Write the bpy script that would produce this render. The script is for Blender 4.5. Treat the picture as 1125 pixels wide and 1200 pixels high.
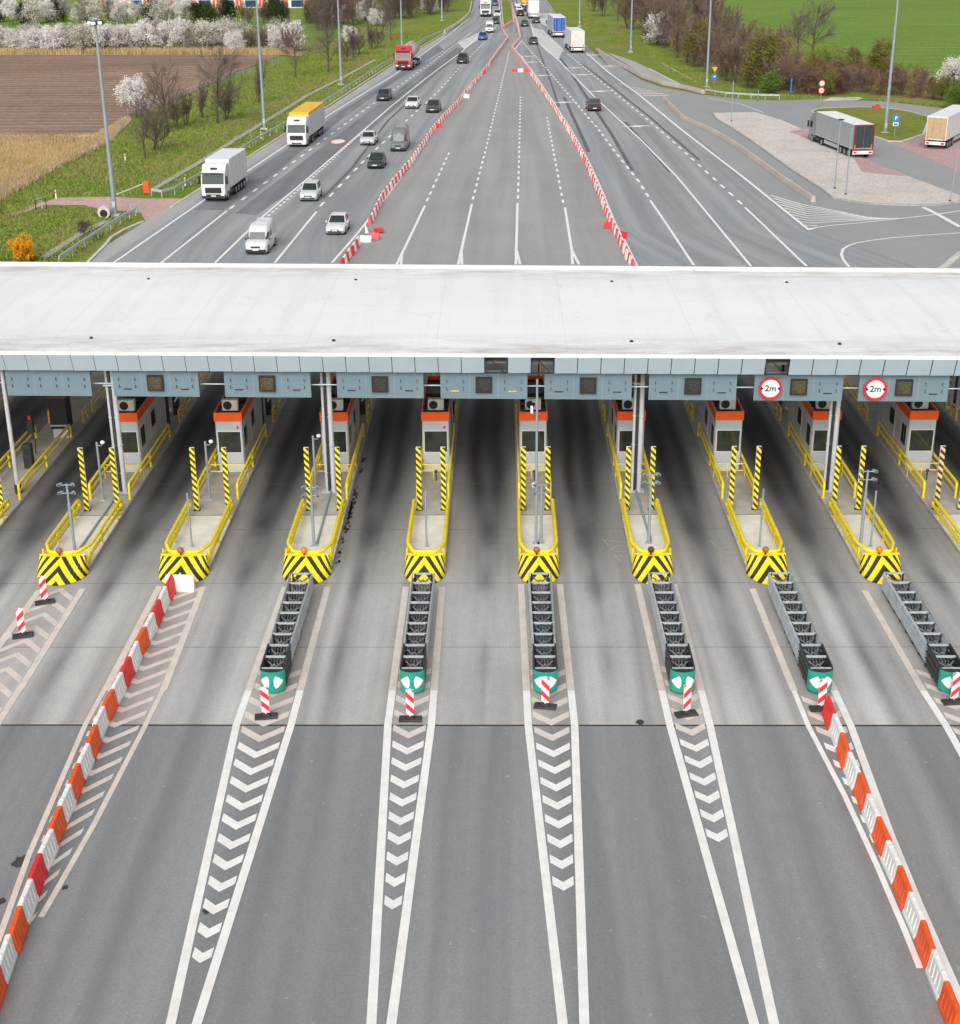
import bpy, math, random
from mathutils import Vector, Matrix
R = math.radians
random.seed(7)
S = bpy.context.scene
for o in list(bpy.data.objects): bpy.data.objects.remove(o, do_unlink=True)
COL = S.collection

# ---------------------------------------------------------------- camera
CAM_H, YAW, PIT, ROL, FPX = 27.1875, .0162, .3913, -.0079, 1682.3
cr, sr = math.cos(ROL), math.sin(ROL)
def cam2world(r, u, d):          # right, up, depth in the unrolled camera frame -> world direction
    cy = d*math.cos(PIT)+u*math.sin(PIT); z = -d*math.sin(PIT)+u*math.cos(PIT)
    return Vector((math.cos(YAW)*r-math.sin(YAW)*cy, math.sin(YAW)*r+math.cos(YAW)*cy, z))
ax_r = cam2world(cr, sr, 0); ax_u = cam2world(-sr, cr, 0); ax_d = cam2world(0, 0, 1)
cd = bpy.data.cameras.new('camera'); cam = bpy.data.objects.new('camera', cd); COL.objects.link(cam)
M = Matrix((ax_r, ax_u, -ax_d)).transposed().to_4x4(); M.translation = (0, 0, CAM_H); cam.matrix_world = M
cd.sensor_fit = 'HORIZONTAL'; cd.sensor_width = 36; cd.lens = FPX/1125*36; cd.clip_start = .5; cd.clip_end = 6000
S.camera = cam
S.render.resolution_x, S.render.resolution_y = 960, 1024
# surveying helper: where a sight line of the photograph meets the ground (height z) or the plane at distance Y
def ray(px, py):
    a, b = (px-562.5)/FPX, (600-py)/FPX
    return cam2world(a*cr-b*sr, a*sr+b*cr, 1)
def at(px, py, z=0):
    d = ray(px, py); t = (z-CAM_H)/d.z; return (d.x*t, d.y*t)
def atY(px, py, Y):
    d = ray(px, py); t = Y/d.y; return (d.x*t, CAM_H+d.z*t)

# ---------------------------------------------------------------- light
SUN_EL, SUN_AZ = 38, 190
w = bpy.data.worlds.new('World'); S.world = w; w.use_nodes = True
nt = w.node_tree; bg = nt.nodes['Background']
sky = nt.nodes.new('ShaderNodeTexSky'); sky.sky_type = 'NISHITA'; sky.sun_disc = False
sky.sun_elevation = R(SUN_EL); sky.sun_rotation = R(SUN_AZ); sky.air_density = 1; sky.dust_density = 4; sky.ozone_density = 1
hs = nt.nodes.new('ShaderNodeHueSaturation'); hs.inputs['Saturation'].default_value = .28
nt.links.new(sky.outputs[0], hs.inputs['Color']); nt.links.new(hs.outputs[0], bg.inputs[0]); bg.inputs[1].default_value = .15
sl = bpy.data.lights.new('sun', 'SUN'); sl.energy = 1.5; sl.angle = R(40); sl.color = (1, .97, .93)
so = bpy.data.objects.new('sun', sl); COL.objects.link(so)
az = R(SUN_AZ); el = R(SUN_EL)
so.rotation_euler = Vector((math.sin(az)*math.cos(el), math.cos(az)*math.cos(el), math.sin(el))).to_track_quat('Z', 'Y').to_euler()
vs = S.view_settings; vs.view_transform = 'Standard'; vs.look = 'None'; vs.exposure = .0; vs.gamma = 1

# ---------------------------------------------------------------- materials
def srgb(r, g, b):
    f = lambda c: ((c/255+.055)/1.055)**2.4 if c > 10 else c/255/12.92
    return (f(r), f(g), f(b))
class NT:
    def __init__(s, name):
        s.m = bpy.data.materials.new(name); s.m.use_nodes = True; s.t = s.m.node_tree
        s.p = s.t.nodes['Principled BSDF']
    def n(s, kind, **k):
        nd = s.t.nodes.new('ShaderNode'+kind)
        for a, b in k.items(): setattr(nd, a, b)
        return nd
    def l(s, a, b): s.t.links.new(a, b)
    def coord(s, uv=False, scale=(1, 1, 1), rot=(0, 0, 0)):
        c = s.n('TexCoord'); mp = s.n('Mapping'); mp.inputs['Scale'].default_value = scale; mp.inputs['Rotation'].default_value = rot
        s.l(c.outputs['UV' if uv else 'Object'], mp.inputs[0]); return mp.outputs[0]
    def noise(s, vec, scale=1, detail=4, rough=.55, lo=.35, hi=.65, a=0, b=1):
        t = s.n('TexNoise'); t.inputs['Scale'].default_value = scale; t.inputs['Detail'].default_value = detail; t.inputs['Roughness'].default_value = rough
        s.l(vec, t.inputs['Vector']); return s.rng(t.outputs['Fac'], lo, hi, a, b)
    def rng(s, v, lo, hi, a=0, b=1):
        r = s.n('MapRange'); s.l(v, r.inputs[0])
        for i, x in enumerate((lo, hi, a, b)): r.inputs[i+1].default_value = x
        return r.outputs[0]
    def math(s, op, a, b=None, c=None):
        m = s.n('Math', operation=op)
        for i, x in enumerate((a, b, c)):
            if x is None: continue
            if isinstance(x, (int, float)): m.inputs[i].default_value = x
            else: s.l(x, m.inputs[i])
        return m.outputs[0]
    def mix(s, f, a, b, mode='MIX'):
        m = s.n('MixRGB', blend_type=mode)
        for i, x in enumerate((f, a, b)):
            if isinstance(x, (int, float)): m.inputs[i].default_value = x
            elif isinstance(x, tuple): m.inputs[i].default_value = (*x[:3], 1)
            else: s.l(x, m.inputs[i])
        return m.outputs[0]
    def col(s, c):
        if isinstance(c, tuple): s.p.inputs['Base Color'].default_value = (*c, 1)
        else: s.l(c, s.p.inputs['Base Color'])
    def bump(s, h, strength=.3, dist=.02):
        b = s.n('Bump'); b.inputs['Strength'].default_value = strength; b.inputs['Distance'].default_value = dist
        s.l(h, b.inputs['Height']); s.l(b.outputs[0], s.p.inputs['Normal'])
MATS = {}
def mat(name, c, rough=.6, metal=0, var=.12, scale=2.5, bump=0, dirt=0, spec=None, dcol=(.12, .1, .08)):
    if name in MATS: return MATS[name]
    t = NT(name); t.p.inputs['Roughness'].default_value = rough; t.p.inputs['Metallic'].default_value = metal
    if spec is not None: t.p.inputs['Specular IOR Level'].default_value = spec
    v = t.coord(scale=(scale,)*3)
    n1 = t.noise(v, 1, 5)
    c1 = tuple(x*(1-var) for x in c); c2 = tuple(min(1, x*(1+var)) for x in c)
    k = t.mix(n1, c1, c2)
    if dirt:
        n2 = t.noise(v, .37, 6, .7, .45, .75, 0, dirt); k = t.mix(n2, k, dcol)
    t.col(k)
    if bump: t.bump(t.noise(v, 6, 4, .6, 0, 1), bump)
    MATS[name] = t.m; return t.m

def asphalt(name, c, warm, uscale, streak=.35, stains=True, uvm=True, oil=0):
    """road surface: aggregate speckle, long wheel-track streaks (UV u = across in lanes, v = metres along), stains"""
    t = NT(name); t.p.inputs['Roughness'].default_value = .85; t.p.inputs['Specular IOR Level'].default_value = .25
    o = t.coord(); uv = t.coord(uv=True)
    sep = t.n('SeparateXYZ'); t.l(uv, sep.inputs[0]); U, V = sep.outputs[0], sep.outputs[1]
    k = t.mix(t.noise(o, .12, 5, .6, .35, .65), c, warm)
    spk = t.noise(o, 11, 4, .9, .3, .72, .80, 1.2)
    k = t.mix(1, k, comb(t, spk), 'MULTIPLY')
    # long soft streaks
    st = t.noise(t.coord(uv=True, scale=(uscale*3.2, .016, 1)), 1, 3, .5, .36, .66, 1-streak, 1+streak*.35)
    k = t.mix(1, k, comb(t, st), 'MULTIPLY')
    st2 = t.noise(t.coord(uv=True, scale=(uscale*7, .05, 1)), 1, 3, .6, .3, .75, 1-streak*.16, 1+streak*.08)
    k = t.mix(1, k, comb(t, st2), 'MULTIPLY')
    fine = t.noise(t.coord(scale=(3.2, 1.3, 1)), 1, 6, .8, .3, .7, .93, 1.07)
    k = t.mix(1, k, comb(t, fine), 'MULTIPLY')
    if stains:
        s2 = t.noise(o, .9, 6, .75, .66, .74, 0, .35); k = t.mix(s2, k, (.06, .055, .05))
    t.wp = (U, V, o); t.k = k
    t.col(k); t.bump(t.noise(o, 22, 3, .7, 0, 1), .15, .01)
    MATS[name] = t.m; return t
def comb(t, v):
    c = t.n('CombineXYZ')
    for i in range(3): t.l(v, c.inputs[i])
    return c.outputs[0]

WHITE = srgb(232, 232, 228)
m_road = asphalt('road_asphalt', (.32, .345, .365), (.35, .358, .36), 1.0, .22).m
def fore_():
    t = asphalt('plaza_asphalt', (.275, .282, .292), (.295, .293, .286), 1.0, .20)
    U, V, o = t.wp; sd_ = t.math('SUBTRACT', t.math('FRACT', t.math('ADD', U, 100.0)), .5)
    sd_ = t.math('ADD', sd_, t.noise(t.coord(uv=True, scale=(.5, .03, 1)), 1, 3, .5, .3, .7, -.08, .08))
    f = t.math('MAXIMUM', t.rng(t.math('ABSOLUTE', t.math('SUBTRACT', sd_, .06)), 0, .10, 1, 0), t.rng(t.math('ABSOLUTE', t.math('ADD', sd_, .20)), 0, .08, .8, 0))
    k = t.mix(t.math('MULTIPLY', f, t.noise(t.coord(uv=True, scale=(1.0, .04, 1)), 1, 4, .55, .3, .62, .1, .55)), t.k, (.15, .165, .19))
    k = t.mix(t.noise(o, 3.1, 2, .5, .72, .74, 0, .35), k, (.5, .5, .48)); t.col(k); return t.m
m_fore = fore_()
m_closed = asphalt('closed_asphalt', (.345, .345, .335), (.375, .372, .36), .8, .12).m
m_serv = asphalt('service_asphalt', (.31, .325, .33), (.345, .345, .34), .1, .06).m
m_should = asphalt('shoulder_asphalt', (.40, .395, .385), (.44, .43, .415), .8, .08).m
m_patch = asphalt('dark_patch_asphalt', (.19, .205, .22), (.235, .245, .255), .6, .16).m
# plaza concrete: slab joints, rubber deposits in the wheel tracks and oil down the middle of each lane near the booths
def plaza_concrete():
    t = asphalt('plaza_concrete', (.475, .465, .445), (.555, .545, .525), 1.0, .28)
    U, V, o = t.wp; k = t.k
    fr = t.math('FRACT', t.math('ADD', U, 100.0)); d = t.math('ABSOLUTE', t.math('SUBTRACT', fr, .5))       # 0 mid lane .. .5 at the island axis
    # soot, rubber and painted-in canopy shade, strongest beside the booths; blots where vehicles wait
    sd = t.math('SUBTRACT', fr, .5); ln = t.math('FLOOR', t.math('ADD', U, 100.0))
    rn = t.math('FRACT', t.math('MULTIPLY', t.math('SINE', t.math('MULTIPLY', ln, 12.9)), 43.7))
    rn2 = t.math('FRACT', t.math('MULTIPLY', t.math('SINE', t.math('MULTIPLY', ln, 7.13)), 91.7))
    wob = t.noise(t.coord(uv=True, scale=(.9, .035, 1)), 1, 2, .5, .3, .7, -.06, .06); sw = t.math('ADD', t.math('ADD', sd, wob), t.rng(rn, 0, 1, -.05, .07))
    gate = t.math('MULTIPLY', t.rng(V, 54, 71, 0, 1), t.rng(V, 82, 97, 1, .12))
    gen = t.math('MULTIPLY', gate, t.rng(d, .30, .48, 1, .55)); k = t.mix(t.math('MULTIPLY', gen, .60), k, (.085, .083, .083))  # whole lane width darkened: soot plus canopy shade put into the colour
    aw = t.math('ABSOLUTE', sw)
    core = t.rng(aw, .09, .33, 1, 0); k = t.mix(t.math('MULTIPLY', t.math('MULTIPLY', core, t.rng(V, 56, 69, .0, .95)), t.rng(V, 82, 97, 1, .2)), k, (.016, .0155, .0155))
    for c, ln_, wd, am in ((72.2, 4.2, .20, .97), (63.4, 2.5, .105, .80), (57.6, 1.8, .08, .42), (79.5, 3.4, .13, .8), (50.3, 2.6, .07, .25)):
        dv = t.math('DIVIDE', t.math('SUBTRACT', t.math('SUBTRACT', V, c), t.math('MULTIPLY', t.math('SUBTRACT', rn2, .5), 2.6)), ln_); du = t.math('DIVIDE', sw, wd)
        rr = t.math('SQRT', t.math('ADD', t.math('MULTIPLY', dv, dv), t.math('MULTIPLY', du, du)))
        rr = t.math('ADD', rr, t.noise(o, 1.3, 4, .6, .3, .7, -.12, .12)); k = t.mix(t.rng(rr, .15, 1.15, am, 0), k, (.017, .016, .016))
    # paler polished streaks either side in the depth of the shade
    ps = t.math('MULTIPLY', t.rng(t.math('ABSOLUTE', t.math('SUBTRACT', aw, .23)), 0, .07, 1, 0), t.rng(V, 74, 84, 0, .45)); k = t.mix(ps, k, (.30, .295, .285))
    # wheel tracks running out towards the open plaza
    tr = t.rng(t.math('ABSOLUTE', t.math('SUBTRACT', sw, .01)), .0, .12, 1, 0)
    tn = t.noise(t.coord(uv=True, scale=(1.1, .035, 1)), 1, 4, .55, .32, .62, .15, .62)
    k = t.mix(t.math('MULTIPLY', t.math('MULTIPLY', tr, tn), t.rng(V, 46, 58, .75, 1)), k, (.12, .122, .125))
    tr2 = t.rng(t.math('ABSOLUTE', t.math('SUBTRACT', t.math('ABSOLUTE', t.math('ADD', sd, wob)), .235)), .0, .06, 1, 0)
    k = t.mix(t.math('MULTIPLY', tr2, t.noise(t.coord(uv=True, scale=(1.3, .03, 1)), 1, 4, .55, .42, .66, 0, .38)), k, (.15, .15, .155))
    # brown grime along the island axes
    gr = t.math('MULTIPLY', t.rng(d, .27, .34, 0, .5), t.noise(o, .5, 4, .6, .3, .7, .4, 1))
    k = t.mix(gr, k, (.30, .25, .215))
    # joints
    j = t.math('FRACT', t.math('DIVIDE', t.math('SUBTRACT', V, 45.5), 6.07)); jm = t.math('MINIMUM', j, t.math('SUBTRACT', 1, j))
    k = t.mix(t.rng(jm, .003, .006, .6, 0), k, (.09, .085, .08))
    t.col(k); return t.m
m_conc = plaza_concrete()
def roofmat():
    t = NT('roof_membrane'); t.p.inputs['Roughness'].default_value = .55
    uv = t.coord(uv=True); sep = t.n('SeparateXYZ'); t.l(uv, sep.inputs[0]); U, V = sep.outputs[0], sep.outputs[1]
    k = t.mix(t.noise(t.coord(scale=(.07, .16, 1)), 1, 5, .6, .3, .7), (.81, .815, .82), (.885, .885, .885))
    st = t.noise(t.coord(scale=(.9, .05, 1)), 1, 5, .7, .48, .74, 0, .30); k = t.mix(st, k, (.62, .61, .60))
    edge = t.math('MAXIMUM', t.rng(V, 0, .22, 1, 0), t.rng(V, .82, 1, 0, 1))
    dn = t.noise(t.coord(scale=(.22, .9, 1)), 1, 6, .75, .40, .62, 0, .85)
    k = t.mix(t.math('MULTIPLY', edge, dn), k, (.42, .38, .34))
    cr_ = t.noise(t.coord(scale=(.35, .35, 1)), 1.3, 9, .85, .60, .72, 0, .45); k = t.mix(cr_, k, (.5, .47, .44))
    vn = t.n('TexVoronoi', feature='DISTANCE_TO_EDGE'); vn.inputs['Scale'].default_value = .13; dv = t.n('VectorMath', operation='ADD'); t.l(t.coord(), dv.inputs[0]); nz = t.n('TexNoise'); nz.inputs['Scale'].default_value = .5; nz.inputs['Detail'].default_value = 6; t.l(t.coord(), nz.inputs['Vector']); sc_ = t.n('VectorMath', operation='SCALE'); sc_.inputs['Scale'].default_value = 5; t.l(nz.outputs['Color'], sc_.inputs[0]); t.l(sc_.outputs[0], dv.inputs[1]); t.l(dv.outputs[0], vn.inputs['Vector'])
    k = t.mix(t.math('MULTIPLY', t.rng(vn.outputs['Distance'], .002, .012, .22, 0), t.noise(t.coord(), .3, 3, .6, .45, .6)), k, (.45, .43, .41))
    se = t.math('FRACT', t.math('DIVIDE', U, 6.4)); k = t.mix(t.rng(t.math('ABSOLUTE', t.math('SUBTRACT', se, .5)), .003, .006, .25, 0), k, (.55, .55, .55))
    s2 = t.math('FRACT', t.math('MULTIPLY', V, 5)); k = t.mix(t.rng(t.math('ABSOLUTE', t.math('SUBTRACT', s2, .5)), .004, .010, .06, 0), k, (.6, .6, .6))
    t.col(k); t.bump(t.noise(t.coord(), 1.5, 6, .7, 0, 1), .2, .03); return t.m
m_roof = roofmat()
def marking():
    t = NT('road_marking_paint'); t.p.inputs['Roughness'].default_value = .7
    k = t.mix(t.noise(t.coord(), 1.4, 5, .7, .35, .7), (.89, .88, .85), (.76, .74, .70))
    k = t.mix(t.noise(t.coord(), 7, 6, .85, .62, .70, 0, .7), k, (.33, .32, .30)); t.col(k); return t.m
m_mark = marking()
def oldmark():
    t = NT('worn_marking_paint'); t.p.inputs['Roughness'].default_value = .7
    k = t.mix(t.noise(t.coord(), 1.4, 5, .7, .35, .7), (.74, .67, .60), (.60, .53, .47))
    k = t.mix(t.noise(t.coord(), 6, 6, .85, .58, .68, 0, .7), k, (.36, .33, .31)); t.col(k); return t.m
m_mark2 = oldmark()
def stripes(name, a, b, period, kx, off=0, chevron=False, wear=.15, duty=.5):
    t = NT(name); t.p.inputs['Roughness'].default_value = .5
    uv = t.coord(uv=True); sep = t.n('SeparateXYZ'); t.l(uv, sep.inputs[0]); U, V = sep.outputs[0], sep.outputs[1]
    if chevron: U = t.math('ABSOLUTE', U)
    f = t.math('FRACT', t.math('ADD', t.math('DIVIDE', t.math('ADD', V, t.math('MULTIPLY', U, kx)), period), 100+off))
    k = t.mix(t.math('GREATER_THAN', f, duty), a, b)
    k = t.mix(t.noise(t.coord(), 2.2, 6, .8, .55, .75, 0, wear), k, (.42, .33, .25))
    t.col(k); return t.m
YEL = (.92, .72, .01)
m_chev = stripes('hazard_chevron_paint', (.022, .022, .024), YEL, .60, 1.1, .16, True, .16, .46)
m_post = stripes('hazard_post_paint', YEL, (.035, .04, .035), .34, 1.1, 0, False, .08)
m_post2 = stripes('worn_hazard_post_paint', (.80, .52, .20), (.03, .03, .03), .34, .9, 0, False, .5)
m_beac = stripes('beacon_stripe_foil', (.80, .78, .78), (.72, .03, .04), .46, 1.0, .15, False, .04)
m_beac2 = stripes('beacon_stripe_foil_reversed', (.80, .78, .78), (.72, .03, .04), .46, -1.0, .15, False, .04)
m_yel = mat('yellow_rail_paint', YEL, .42, 0, .07, 3, 0, .28, dcol=(.45, .28, .06))
m_yel2 = mat('grimy_yellow_rail_paint', (.84, .60, .04), .5, 0, .12, 3, 0, .35, dcol=(.28, .18, .06))
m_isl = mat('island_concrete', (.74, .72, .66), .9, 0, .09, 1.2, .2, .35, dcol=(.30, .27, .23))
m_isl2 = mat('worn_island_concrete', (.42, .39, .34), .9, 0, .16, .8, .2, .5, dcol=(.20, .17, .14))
m_kerb = mat('kerb_concrete', (.42, .40, .36), .9, 0, .14, 2, .2, .4)
m_kerb2 = mat('pale_kerb_concrete', (.60, .57, .52), .9, 0, .12, 1, .2, .4, dcol=(.35, .27, .22))
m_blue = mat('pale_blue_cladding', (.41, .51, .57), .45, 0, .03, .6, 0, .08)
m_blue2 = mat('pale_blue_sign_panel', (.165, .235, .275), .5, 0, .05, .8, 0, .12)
m_gap = mat('cladding_joint_black', (.02, .02, .02), .8)
m_trim = mat('white_metal_trim', (.80, .81, .82), .4, 0, .05)
m_steel = mat('galvanised_steel', (.54, .59, .62), .45, .25, .12, 3, 0, .12)
m_gal = mat('grey_galvanised_pole', srgb(150, 164, 172), .5, .2, .08, 1)
m_dsteel = mat('dark_steel', (.045, .047, .05), .55, .4, .2)
m_black = mat('black_plastic', (.02, .02, .022), .5)
m_rub = mat('recycled_rubber', (.05, .045, .045), .9, 0, .3, 4)
m_glass = mat('dark_glass', (.028, .04, .04), .12, 0, .3, 1, spec=.5)
m_wglass = mat('booth_glass', (.028, .034, .026), .08, 0, .25, 1.5, spec=.7)
m_booth = mat('booth_panel_white', (.46, .49, .505), .4, 0, .05, 1, 0, .12)
m_booth2 = mat('booth_panel_grey', (.60, .61, .61), .45, 0, .06, 1, 0, .15)
m_orange = mat('orange_band', (.86, .105, .008), .4, 0, .05)
m_ac = mat('air_conditioner_beige', srgb(215, 212, 200), .5)
m_orl = mat('orange_lamp_lens', (.85, .22, .02), .25, 0, .15)
m_brl = mat('sun_bleached_lamp_lens', (.33, .13, .06), .4, 0, .3)
m_dkl = mat('dark_red_lamp_lens', (.10, .025, .02), .3)
m_green = mat('green_reflective', (.012, .32, .23), .4, 0, .06)
m_refw = mat('white_reflective', (.85, .88, .86), .4, 0, .04)
m_red = mat('red_plastic_barrier', (.84, .03, .03), .45, 0, .12, 2, 0, .12, dcol=(.5, .1, .08))
m_redo = mat('orange_red_plastic_barrier', (.92, .115, .014), .45, 0, .1, 2, 0, .12, dcol=(.6, .2, .1))
m_pinkr = mat('faded_red_plastic_barrier', (.80, .12, .12), .5, 0, .12, 2)
m_wht = mat('white_plastic_barrier', (.88, .87, .84), .5, 0, .06, 2, 0, .3, dcol=(.45, .42, .38))
m_signw = mat('sign_white', (.85, .86, .88), .4, 0, .02)
m_signr = mat('sign_red', (.70, .015, .02), .4, 0, .05)
m_signk = mat('sign_black', (.015, .015, .02), .5)
m_signb = mat('sign_blue', (.02, .22, .62), .4)
m_screen = mat('matrix_screen_grey', (.035, .037, .04), .35, 0, .6, 9)
m_screen2 = mat('matrix_screen_olive', (.075, .065, .03), .35, 0, .5, 9)
m_tyre = mat('tyre_rubber', (.02, .02, .02), .85)
m_rim = mat('alloy_rim', (.45, .46, .48), .35, .7)
m_hl = mat('headlight_lens', (.85, .87, .9), .1)
m_tl = mat('tail_light_lens', (.5, .01, .01), .2)
m_plate = mat('number_plate_white', (.8, .8, .78), .5)
m_chas = mat('truck_chassis', (.035, .035, .038), .7)
m_bark = mat('bark', (.115, .085, .07), .9, 0, .25, 3)
m_twig = mat('bare_twigs', (.17, .125, .11), .9, 0, .3, .6)
m_twig2 = mat('brown_thicket_twigs', (.20, .135, .105), .9, 0, .35, .3)
m_twig3 = mat('russet_bramble_twigs', (.25, .135, .09), .9, 0, .35, .4)
def leafmat(name, a, b, sc=.5):
    t = NT(name); t.p.inputs['Roughness'].default_value = .8; t.p.inputs['Specular IOR Level'].default_value = .2
    t.col(t.mix(t.noise(t.coord(), sc, 4, .7, .35, .65), a, b)); return t.m
m_blos = leafmat('white_blossom', (.80, .78, .74), (.62, .58, .54), .8)
m_blos2 = leafmat('cream_blossom', (.74, .70, .62), (.50, .46, .38), .8)
m_olive = leafmat('olive_spring_leaf', (.20, .19, .035), (.13, .12, .03))
m_leafg = leafmat('green_spring_leaf', (.08, .16, .02), (.12, .19, .03))
m_leafd = leafmat('dark_evergreen_leaf', (.03, .055, .015), (.06, .08, .02))
m_fors = leafmat('forsythia_flower', (.85, .42, .01), (.72, .30, .01), 2)
m_grassb = leafmat('grass_blade', (.18, .27, .04), (.27, .27, .08), .15)
m_grassd = leafmat('dry_grass_blade', (.62, .45, .23), (.46, .34, .17), .15)
def groundmat(name, cols, sc=.06, dry=None, dryamt=.5, fine=1.3):
    t = NT(name); t.p.inputs['Roughness'].default_value = .95; t.p.inputs['Specular IOR Level'].default_value = .1
    o = t.coord(); k = t.mix(t.noise(o, sc, 5, .6, .35, .65), cols[0], cols[1])
    k = t.mix(t.noise(o, sc*6, 5, .7, .4, .7, 0, .7), k, cols[2])
    if dry: k = t.mix(t.noise(o, sc*1.7, 6, .7, .5, .64, 0, dryamt), k, dry)
    k = t.mix(1, k, comb(t, t.noise(o, fine, 5, .8, .25, .75, .62, 1.35)), 'MULTIPLY')
    t.k = k; t.col(k); t.bump(t.noise(o, fine*1.5, 5, .75, 0, 1), .7, .18); return t
m_grass = groundmat('verge_grass', ((.175, .25, .038), (.24, .30, .055), (.13, .195, .03)), .045, (.30, .22, .12), .9).m
m_islet = groundmat('islet_grass', ((.19, .22, .04), (.25, .27, .06), (.14, .19, .03)), .12, (.27, .22, .09), .5).m
m_dry = groundmat('dry_grass', ((.60, .43, .23), (.44, .32, .17), (.70, .54, .32)), .09, (.28, .17, .11), .6).m
m_track = groundmat('pink_gravel', ((.60, .42, .38), (.54, .38, .34), (.66, .48, .43)), .2, (.40, .33, .27), .4, 3).m
m_pave = groundmat('pale_paving', ((.66, .61, .56), (.61, .56, .51), (.72, .67, .61)), .1, (.40, .36, .31), .3, 3).m
m_pink = groundmat('pink_block_paving', ((.54, .36, .35), (.48, .32, .31), (.58, .41, .39)), .15, None, 0, 3).m
m_hatchg = mat('bare_soil', (.22, .16, .12), .95, 0, .3, 1)
def field(name, cols, period, amt, rot=0, dark=(.6, .6, .6)):
    t = groundmat(name, cols, .03, None, 0, 1.0)
    wv = t.n('TexWave', wave_type='BANDS', bands_direction='Y'); wv.inputs['Scale'].default_value = 1/period; wv.inputs['Distortion'].default_value = 1.2
    wv.inputs['Detail'].default_value = 3; wv.inputs['Detail Scale'].default_value = .5
    t.l(t.coord(rot=(0, 0, rot), scale=(.25, 1, 1)), wv.inputs[0])
    st = t.noise(t.coord(scale=(.02, .6, 1), rot=(0, 0, rot)), 1, 5, .7, .3, .7, 1-amt, 1+amt)
    k = t.mix(1, t.k, comb(t, t.rng(wv.outputs['Fac'], 0, 1, 1-amt, 1+amt)), 'MULTIPLY')
    k = t.mix(1, k, comb(t, st), 'MULTIPLY'); k = t.mix(1, k, comb(t, t.noise(t.coord(scale=(.35, 1, 1)), .025, 5, .7, .35, .65, 1-amt*1.3, 1+amt*.6)), 'MULTIPLY')
    k = t.mix(1, k, comb(t, t.noise(t.coord(), .7, 5, .8, .3, .7, .86, 1.12)), 'MULTIPLY'); t.col(k); return t.m
m_plough = field('ploughed_soil', ((.30, .205, .152), (.355, .25, .19), (.25, .168, .125)), 12, .16)
m_wheat = field('green_crop', ((.165, .27, .05), (.19, .295, .06), (.145, .24, .04)), 26, .07, .3)
def paint(name, c, rough=.28, metal=0):
    m = mat('vehicle_paint_'+name, c, rough, metal, .03, 1); 
    m.node_tree.nodes['Principled BSDF'].inputs['Coat Weight'].default_value = .5; return m

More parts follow.
